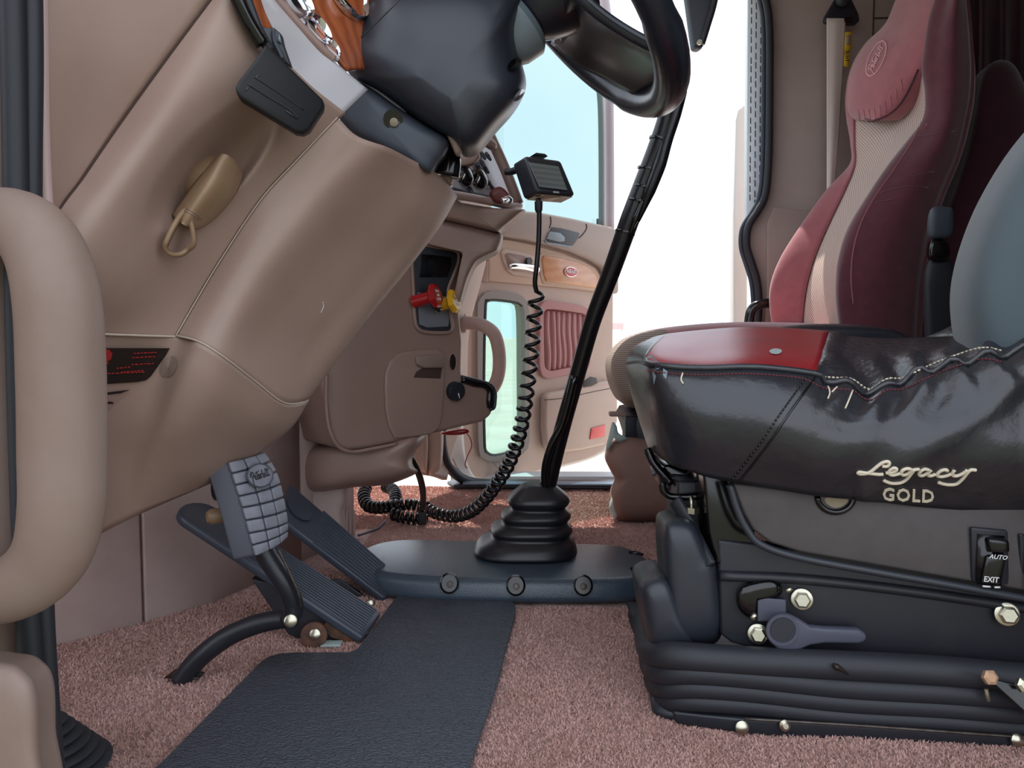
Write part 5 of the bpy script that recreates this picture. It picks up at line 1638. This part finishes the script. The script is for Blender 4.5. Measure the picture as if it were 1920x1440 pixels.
# underside filler so that the cushion is a solid thing
pillow('cushion_core', [(1275, 720), (1400, 715), (1700, 740), (2050, 715), (2050, 930), (1500, 905), (1300, 860)], 1.18, .19, rubber, ds, p=6, n=2)
tr_ = bvh(s_side, s_red, s_blk)
tsd = bvh(s_side)
line_t = [G[RS][c] for c in range(20, len(G[0]))]
def piping(name, off, rad, mat, c0, c1, dz):
    p = [G[RS][c] + V((0, -off, dz)) for c in range(c0, c1)]
    vs, fs = tube_data(p, rad, 8)
    return mk(name, vs, fs, mat, ds)
piping('piping', .001, .0042, leather, 20, len(G[0]), .001)
# running stitch: short red and cream threads below the piping
def stitches(name, pts, tree, rad, mat, step=7, gap=.35, off=.0006):
    pp = spline([V((a, b, 0)) for a, b in pts], 10)
    ln = [0]
    for i in range(1, len(pp)):
        ln.append(ln[-1] + (pp[i] - pp[i - 1]).length)
    def pos(s):
        for i in range(len(pp) - 1):
            if ln[i + 1] >= s:
                return pp[i].lerp(pp[i + 1], (s - ln[i]) / max(1e-6, ln[i + 1] - ln[i]))
        return pp[-1]
    s, lines = 0, []
    while s < ln[-1] - step:
        a, b = pos(s), pos(s + step * (1 - gap))
        lines.append([hit(tree, a.x, a.y, off, .93), hit(tree, b.x, b.y, off, .93)])
        s += step
    o = strokes(name, lines, rad, mat, ds, smooth_path=False, seg=5)
    o['kind'] = 'stuff'
    return o
low = [to_px(G[RS][c]) for c in range(22, len(G[0]) - 16, 4)]
stitches('red_stitching', [(a, b + 12) for a, b in low], tsd, .0009, red_thread, 7, .3)
stitches('cream_stitching', [(a, b - 9) for a, b in low[7:]], bvh(s_blk, s_side), .0012, thread, 8, .4)
sd = [(1522, 708), (1500, 738), (1470, 780), (1440, 825), (1412, 862), (1390, 890), (1380, 902)]
seam('side_seam', [(a + 6, b) for a, b in sd], tsd, .0016, black_g, ds, Yd=.93, off=.0)
stitches('side_stitching', [(a - 10, b) for a, b in sd], tsd, .0013, black_g, 8, .4)
for w in [[(1552, 725), (1556, 738), (1552, 748)], [(1598, 732), (1590, 752), (1584, 766)], [(1280, 700), (1277, 712), (1281, 720)], [(1570, 726), (1560, 736)], [(1630, 730), (1626, 738)]]:
    seam('loose_thread', w, tr_, .0010, thread, ds, Yd=.93, n=4, off=.0008)
# worn spots
decal('scuff_patch', [(1442, 660), (1450, 655), (1462, 656), (1466, 660), (1460, 665), (1448, 665)], bvh(s_red), pale_g, ds, off=.0012, thick=.0006, n=2, Yd=1.0)
for w in [[(1210, 672), (1222, 668), (1230, 676), (1242, 690), (1234, 694), (1222, 686)], [(1244, 692), (1252, 698), (1250, 712), (1244, 704)], [(1224, 694), (1232, 706), (1228, 722)]]:
    decal('scuff_patch', w, tr_, collar_m, ds, off=.0014, thick=.0006, Yd=1.0)

# embroidered lettering on the side
def side_pt(px, py, off=.0012):
    return hit(tsd, px, py, off, .91)
# hand-drawn pen strokes for the cursive word, in picture pixels of the cushion side
S = 420 / 1890.0
def zz(l): return [(1500 + a * S, 840 + b * S) for a, b in l]
cursive = [
    [(690, 150), (735, 150), (752, 125), (735, 112), (690, 122), (640, 158), (600, 190), (560, 210), (510, 214), (488, 208), (500, 198), (540, 205), (600, 212), (660, 218), (700, 216)],
    [(720, 206), (780, 200), (812, 178), (795, 165), (762, 178), (745, 205), (770, 222), (810, 218), (850, 205)],
    [(935, 176), (905, 168), (868, 180), (850, 205), (866, 222), (905, 210), (940, 182), (1000, 172)],
    [(960, 176), (930, 215), (890, 262), (840, 288), (770, 292), (720, 276), (704, 266)],
    [(1085, 182), (1050, 172), (1015, 188), (1000, 214), (1018, 228), (1055, 214), (1096, 182)],
    [(1100, 180), (1078, 208), (1082, 228), (1110, 226), (1140, 214)],
    [(1240, 190), (1228, 178), (1190, 184), (1160, 206), (1156, 228), (1190, 236), (1240, 226), (1272, 212)],
    [(1300, 182), (1284, 206), (1290, 228), (1326, 228), (1372, 208), (1410, 180)],
    [(1482, 182), (1440, 180), (1408, 205), (1370, 252), (1320, 296), (1260, 304), (1200, 296), (1162, 282)]]
strokes('script_lettering', [[side_pt(a, b) for a, b in zz(l)] for l in cursive], .0021, thread, ds, seg=8, n=4, label='cream embroidered cursive word')
def gold_fn(x, y, z):
    px = 1702 + x * 33 * 1.0 + y * 1.5
    py = 928.5 - y * 33 + x * 1.6
    return side_pt(px, py, .0008 + max(z, 0) * .06)
text_mesh('block_lettering', 'GOLD', gold_fn, 0.018, thread, ds, label='cream embroidered word in block capitals', space=1.12)

# far bolster just showing over the cushion, and the backrest
pillow('far_bolster', [(1430, 632), (1450, 616), (1500, 609), (1570, 607), (1640, 612), (1690, 624), (1710, 650), (1560, 670), (1440, 655)], 1.40, .05, leather, ds, p=3, n=4)
br = []
for (y, x) in [(170, 2006), (210, 1965), (260, 1917), (320, 1873), (395, 1831), (470, 1802), (535, 1787), (590, 1786), (650, 1796), (720, 1820)]:
    x += 10
    br.append([(x + 46, y, 1.44), (x + 6, y, 1.33), (x, y, 1.20), (x + 14, y, 1.07), (x + 52, y, .99), (x + 130, y, .965), (x + 240, y, .96), (x + 330, y, .965)])
br.insert(0, [(2066, 138, 1.34), (2056, 138, 1.28), (2054, 138, 1.20), (2060, 138, 1.14), (2084, 138, 1.10), (2130, 138, 1.09), (2190, 138, 1.09), (2240, 138, 1.10)])
bw = [ats(r_) for r_ in br]
for r_ in bw:
    e_ = r_[-1].copy()
    r_ += [V((e_.x + .04, 1.15, e_.z)), V((e_.x + .02, 1.36, e_.z))]
patch('backrest', bw, grey_cloth, ds, solid=.01)

# ---- seat understructure
SY = .962
def sp3(px, py, Y=SY): return at(px, py, Y)
cov = prism('side_cover', ats([(1372, 905, .962), (1500, 918, .955), (1700, 935, .945), (1960, 955, .93), (1990, 1120, .93), (1920, 1108, .932), (1800, 1088, .937), (1650, 1062, .945), (1500, 1036, .954), (1445, 1018, .957), (1412, 994, .96), (1394, 962, .962)]), (0, .03, 0), cushion_m, ds, bevel=.004)
tube('cover_edge', ats([(1368, 908, .96), (1382, 955, .958), (1400, 992, .956), (1428, 1022, .953), (1500, 1046, .949), (1650, 1074, .94), (1800, 1100, .932), (1920, 1122, .927), (1990, 1132, .925)]), .0048, black_s, ds, seg=10)
tcv = bvh(cov)
arc = [hit(tcv, 1566 + 34 * math.cos(t), 930 + 30 * math.sin(t), .0015, .95) for t in [math.pi * (1 - i / 14.0) for i in range(15)]]
tube('recline_ring', arc, .0038, black_g, ds, n=1, seg=8)
decal('spring_end', [(1545, 936), (1555, 948), (1568, 952), (1582, 947), (1590, 936), (1566, 926)], tcv, brass, ds, off=.001, n=2, Yd=.95)
# rocker switches
def rocker(name, x, y, label):
    def q(a, b, off): return hit(tcv, x + a, y + b, off, .94)
    k = .00064
    c = [q(a, b, .0) for a, b in [(-36, -58), (34, -52), (36, 62), (-36, 58)]]
    nn = (c[1] - c[0]).cross(c[3] - c[0]).normalized()
    if nn.y > 0: nn = -nn
    b_ = prism(name, c, nn * .006, black_p, ds, bevel=.004, label=label)
    c2 = [q(a, b, .0) for a, b in [(-24, -46), (26, -42), (20, 50), (-26, 48)]]
    prism('rocker_well', [p + nn * .0062 for p in c2], nn * .0008, black_g, b_, bevel=0)
    t0 = [q(a, b, 0) for a, b in [(-14, -42), (26, -40), (28, -15), (-10, -17)]]
    prism('rocker_cap', [p + nn * .006 for p in t0], nn * .013, black_g, b_, bevel=.004)
    t2 = [q(a, b, 0) for a, b in [(-12, -8), (26, -6), (16, 46), (-22, 44)]]
    prism('rocker_face', [p + nn * .006 for p in t2], nn * .007, black_g, b_, bevel=.003)
    rx = (c[1] - c[0]).normalized()
    ry = (nn.cross(rx)).normalized()
    if ry.z < 0: ry = -ry
    return b_, q, nn, rx, ry
b_, q, nn, rx, ry = rocker('rocker_switch', 1852, 1044, 'black rocker switch printed AUTO and EXIT')
c1 = q(10, -8, .0) + nn * .0195 + ry * .002
text_mesh('switch_print', 'AUTO', lambda x, y, z: q(8, -6, .0) + nn * (.0142 + z * .01) + rx * (x * .0075) + ry * (y * .0075), .015, white_p, b_, shear=.25)
text_mesh('switch_print', 'EXIT', lambda x, y, z: q(-4, 36, .0) + nn * (.0135 + z * .01) + rx * (x * .0085) + ry * (y * .0095), .015, white_p, b_)
strokes('switch_dots', [[q(-20, 48, 0) + nn * .0135, q(-6, 49, 0) + nn * .0135], [q(2, 50, 0) + nn * .0135, q(12, 50, 0) + nn * .0135]], .0012, white_p, b_, smooth_path=False)
rocker('rocker_switch', 1942, 1056, 'black rocker switch cut off by the picture edge')

# frame plate and hardware
fp = prism('frame_plate', ats([(1346, 1012, .995), (1500, 1030, .985), (1700, 1060, .975), (1990, 1100, .96), (1990, 1262, .96), (1700, 1236, .975), (1500, 1221, .985), (1400, 1214, .992), (1372, 1206, .995), (1352, 1190, .998)]), (0, .03, 0), frame_m, ds, bevel=.004)
tube('plate_crease', ats([(1350, 1080, .993), (1500, 1086, .983), (1700, 1108, .973), (1990, 1150, .958)]), .007, frame_m, ds, seg=8)
def hexbolt(x, y, Y, r):
    w_ = lathe('bolt', [(r, 0), (r, .003), (r * .92, .0035)], at(x, y, Y), (-.25, -1, .15), steel, ds, seg=24)
    lathe('bolt_head', [(r * .78, .003), (r * .78, .011), (r * .6, .0125)], at(x, y, Y), (-.25, -1, .15), steel, w_, sides=6)
hexbolt(1503, 1123, .98, .0135)
hexbolt(1887, 1151, .958, .0145)
hexbolt(1421, 1188, .985, .013)
lv = [(1435, 1182), (1440, 1162), (1455, 1149), (1475, 1147), (1494, 1156), (1512, 1168), (1540, 1171), (1602, 1173), (1614, 1180), (1619, 1188), (1612, 1198), (1600, 1200), (1540, 1199), (1512, 1203), (1494, 1211), (1474, 1215), (1452, 1210), (1439, 1198)]
lvo = prism('slide_lever', ats([(a, b, .972) for a, b in lv]), (0, -.014, 0), lever_m, ds, bevel=.005, label='grey flat lever with a round eye')
ey = at(1467, 1181, .957)
lathe('lever_eye', [(.0205, -.002), (.0205, .0012), (.0165, .0012), (.0165, -.0005)], ey, (0, -1, 0), lever_m, lvo)
lathe('lever_hub', [(.0155, -.002), (.0155, .0006)], ey, (0, -1, 0), black_s, lvo)
hexa('lever_bracket', ats([(1420, 1120, .975), (1474, 1124, .972), (1474, 1165, .972), (1420, 1165, .975)]) + ats([(1420, 1120, 1.0), (1474, 1124, 1.0), (1474, 1165, 1.0), (1420, 1165, 1.0)]), lever_m, ds, bevel=.002)
pillow('latch_block', [(1398, 1096), (1440, 1086), (1464, 1094), (1462, 1118), (1418, 1130), (1416, 1160), (1402, 1158), (1384, 1140), (1382, 1112)], .985, .012, black_g, ds, p=3)
for (x, y, a) in [(1474, 1110, -.6), (1408, 1160, -.6)]:
    tube('spring_pin', [at(x, y, .975), at(x + 10, y - 8, .975)], .0035, steel, ds, smooth_path=False, seg=10)
# black plastic front tower and skirt of the suspension
pillow('front_tower', [(1241, 990), (1250, 972), (1272, 967), (1296, 972), (1314, 998), (1332, 1042), (1348, 1062), (1353, 1120), (1354, 1186), (1330, 1212), (1272, 1216), (1256, 1180), (1250, 1120), (1244, 1060)], 1.07, .085, black_s, ds, p=5, n=4, rings=10, relax=4)
pillow('tower_foot', [(1197, 1106), (1203, 1086), (1222, 1076), (1244, 1074), (1262, 1092), (1280, 1140), (1300, 1196), (1304, 1222), (1262, 1226), (1222, 1222), (1210, 1180)], 1.09, .108, black_s, ds, p=4.5, n=4, rings=10, relax=4)
tube('tower_strap', ats([(1266, 938, 1.05), (1280, 962, 1.04), (1300, 1000, 1.03), (1322, 1045, 1.0), (1330, 1062, .99)]), .006, frame_m, ds, seg=8, flat=2)
tube('teal_rod', ats([(1332, 958, 1.02), (1346, 976, 1.015), (1360, 994, 1.01)]), .0045, collar_m, ds, seg=8)
prism('slide_bracket', ats([(1240, 880, 1.12), (1252, 870, 1.12), (1320, 895, 1.10), (1312, 926, 1.10), (1308, 930, 1.10), (1262, 930, 1.12), (1244, 915, 1.12)]), (0, .1, 0), black_g, ds, bevel=.004)
tube('guide_tube', ats([(1242, 905, 1.06), (1244, 920, 1.06), (1256, 930, 1.06), (1280, 932, 1.055), (1308, 930, 1.05)]), .005, black_g, ds, seg=8)
tube('guide_tube', ats([(1214, 842, 1.12), (1226, 868, 1.11), (1246, 892, 1.10), (1258, 906, 1.09)]), .006, black_g, ds, seg=8)
rbox('front_post', at(1292, 950, 1.1), (.05, .08, .09), frame_m, ds, bevel=.004)
lathe('post_nut', [(.009, 0), (.009, .008)], at(1299, 962, 1.03), (0, 0, 1), steel, ds, sides=6)
tube('post_rod', ats([(1296, 930, 1.03), (1297, 962, 1.03)]), .0025, steel, ds, smooth_path=False, seg=8)
prism('under_frame', ats([(1318, 880, 1.0), (1400, 895, 1.0), (1410, 945, 1.0), (1420, 1030, .995), (1345, 1060, .995), (1330, 1000, 1.0)]), (0, .3, 0), black_g, ds, bevel=.004)
# bellows folds
folds = [(1216, 1240, 1252, 1266, .0185), (1252, 1268, 1290, 1300, .0165), (1280, 1296, 1318, 1330, .0150), (1304, 1322, 1344, 1356, .0135)]
for k, (y0, y1, y2, y3, r) in enumerate(folds):
    x0 = 1222 + k * 5
    tube('bellows_fold', ats([(x0 - 30, y0 - 60, 1.40), (x0 - 14, y0 - 36, 1.25), (x0 - 4, y0, 1.08), (x0 + 16, y0 + 10, 1.0), (x0 + 70, y1 - 8, .972), (x0 + 180, y1, .962), (1580, y2 - 4, .95), (1760, y2 + 6, .94), (1920, y3 + 6, .932), (2040, y3 + 10, .93)]), r, rubber, ds, seg=16, n=5)
hbase = prism('base_frame', ats([(1262, 1335, .97), (1390, 1348, .95), (1600, 1360, .935), (1990, 1386, .915), (1990, 1416, .915), (1600, 1396, .935), (1390, 1376, .95), (1268, 1358, .97)]), (0, .42, 0), black_p, ds, bevel=.003)
pillow('bellows_core', [(1260, 1225), (1400, 1235), (1990, 1270), (1990, 1380), (1400, 1350), (1270, 1330)], 1.17, .19, rubber, ds, p=8, n=2)
tube('front_strap', ats([(1232, 1310, 1.03), (1240, 1332, 1.0), (1290, 1342, .985), (1340, 1350, .98), (1396, 1356, .975)]), .0095, black_s, ds, seg=10)
tube('base_lip', ats([(1396, 1348, .948), (1600, 1360, .932), (1800, 1374, .922), (1990, 1387, .912)]), .0022, steel_d, ds, seg=6)
for (x, y, Y, r) in [(1390, 1363, .948, .0085), (1470, 1359, .942, .007), (1905, 1386, .918, .008)]:
    lathe('base_screw', [(r, 0), (r, .004), (r * .5, .007)], at(x, y, Y), (0, -1, .2), steel, ds, seg=18)
tube('bellows_tear', ats([(1562, 1243, .931), (1568, 1250, .929), (1582, 1258, .928), (1592, 1266, .929)]), [.0006, .0045, .002, .0005], dark_l, ds, seg=8)
hexa('rear_bracket', ats([(1845, 1268, .90), (1930, 1290, .88), (1960, 1360, .87), (1925, 1340, .875)]) + ats([(1845, 1268, .93), (1930, 1290, .91), (1960, 1360, .90), (1925, 1340, .905)]), black_g, ds, bevel=.003)
for (x, y, Y, r, m_) in [(1853, 1270, .895, .009, M('rusty_bolt', (196, 158, 126), .6, metal=.4)), (1916, 1284, .875, .009, steel)]:
    lathe('bracket_bolt', [(r, 0), (r, .006), (r * .6, .008)], at(x, y, Y), (0, -1, .4), m_, ds, sides=6)
tube('bracket_stud', ats([(1849, 1292, .91), (1853, 1314, .91)]), .0025, brass, ds, smooth_path=False, seg=8)
# ================================================================== carpet pile: short tufts standing on the floor
import numpy as np
def inside(poly, X, Y):
    r = np.zeros(len(X), bool)
    n = len(poly)
    for i in range(n):
        x0, y0 = poly[i].x, poly[i].y
        x1, y1 = poly[(i + 1) % n].x, poly[(i + 1) % n].y
        if y0 == y1: continue
        c = ((y0 > Y) != (y1 > Y)) & (X < (x1 - x0) * (Y - y0) / (y1 - y0) + x0)
        r ^= c
    return r
rg = np.random.default_rng(5)
NP = 260000
# more tufts where they can be told apart: spread by distance from the eye
yy = 0.80 + (2.56 - 0.80) * rg.random(NP * 2) ** 1.6
xx = -0.80 + 1.85 * rg.random(NP * 2)
pxx = 960 + F * xx / yy
keep = (pxx > -60) & (pxx < 1980)
keep &= ~inside([fl(a, b, .006) for a, b in mo], xx, yy)
keep &= ~inside(bot, xx, yy)
# nothing grows behind the angled tunnel wall or under the seat base
keep &= ~((xx < -.36) & (yy > 1.25 + (xx + .739) * 1.18) & (yy < 1.99))
keep &= ~((xx > .26) & (yy > 1.0) & (yy < 1.4))
xx, yy = xx[keep][:NP], yy[keep][:NP]
n_ = len(xx)
from mathutils import noise as NZ
zz0 = np.array([0.004 * NZ.noise(V((x * 7, y * 7, 3))) + 0.002 * NZ.noise(V((x * 22, y * 22, 9))) - 0.0045 for x, y in zip(xx.tolist(), yy.tolist())])
hgt = rg.uniform(.003, .0055, n_)
wid = rg.uniform(.0007, .0012, n_) * (.6 + .5 * yy)
ang = rg.uniform(0, math.pi, n_)
lx, ly = rg.normal(0, .0022, n_), rg.normal(0, .0022, n_)
P0 = np.stack([xx - np.cos(ang) * wid, yy - np.sin(ang) * wid, zz0], 1)
P1 = np.stack([xx + np.cos(ang) * wid, yy + np.sin(ang) * wid, zz0], 1)
P2 = np.stack([xx + lx * .5 + np.cos(ang) * wid * .9, yy + ly * .5 + np.sin(ang) * wid * .9, zz0 + hgt * .65], 1)
P3 = np.stack([xx + lx, yy + ly, zz0 + hgt], 1)
P4 = np.stack([xx + lx * .5 - np.cos(ang) * wid * .9, yy + ly * .5 - np.sin(ang) * wid * .9, zz0 + hgt * .65], 1)
co_ = np.stack([P0, P1, P2, P3, P4], 1).reshape(-1, 3)
me = bpy.data.meshes.new('carpet_pile')
me.vertices.add(n_ * 5)
me.vertices.foreach_set('co', co_.ravel())
me.loops.add(n_ * 5)
me.loops.foreach_set('vertex_index', np.arange(n_ * 5, dtype=np.int32))
me.polygons.add(n_)
me.polygons.foreach_set('loop_start', np.arange(0, n_ * 5, 5, dtype=np.int32))
me.polygons.foreach_set('loop_total', np.full(n_, 5, dtype=np.int32))
me.update()
me.validate()
me.materials.append(M('rose_pile', (205, 167, 157), .95, spec=.1, sheen=.3, vary=(9, (186, 146, 132), .45, .75)))
pile = bpy.data.objects.new('carpet_pile', me)
COL.objects.link(pile)
pile.parent = floor
pile['kind'] = 'stuff'
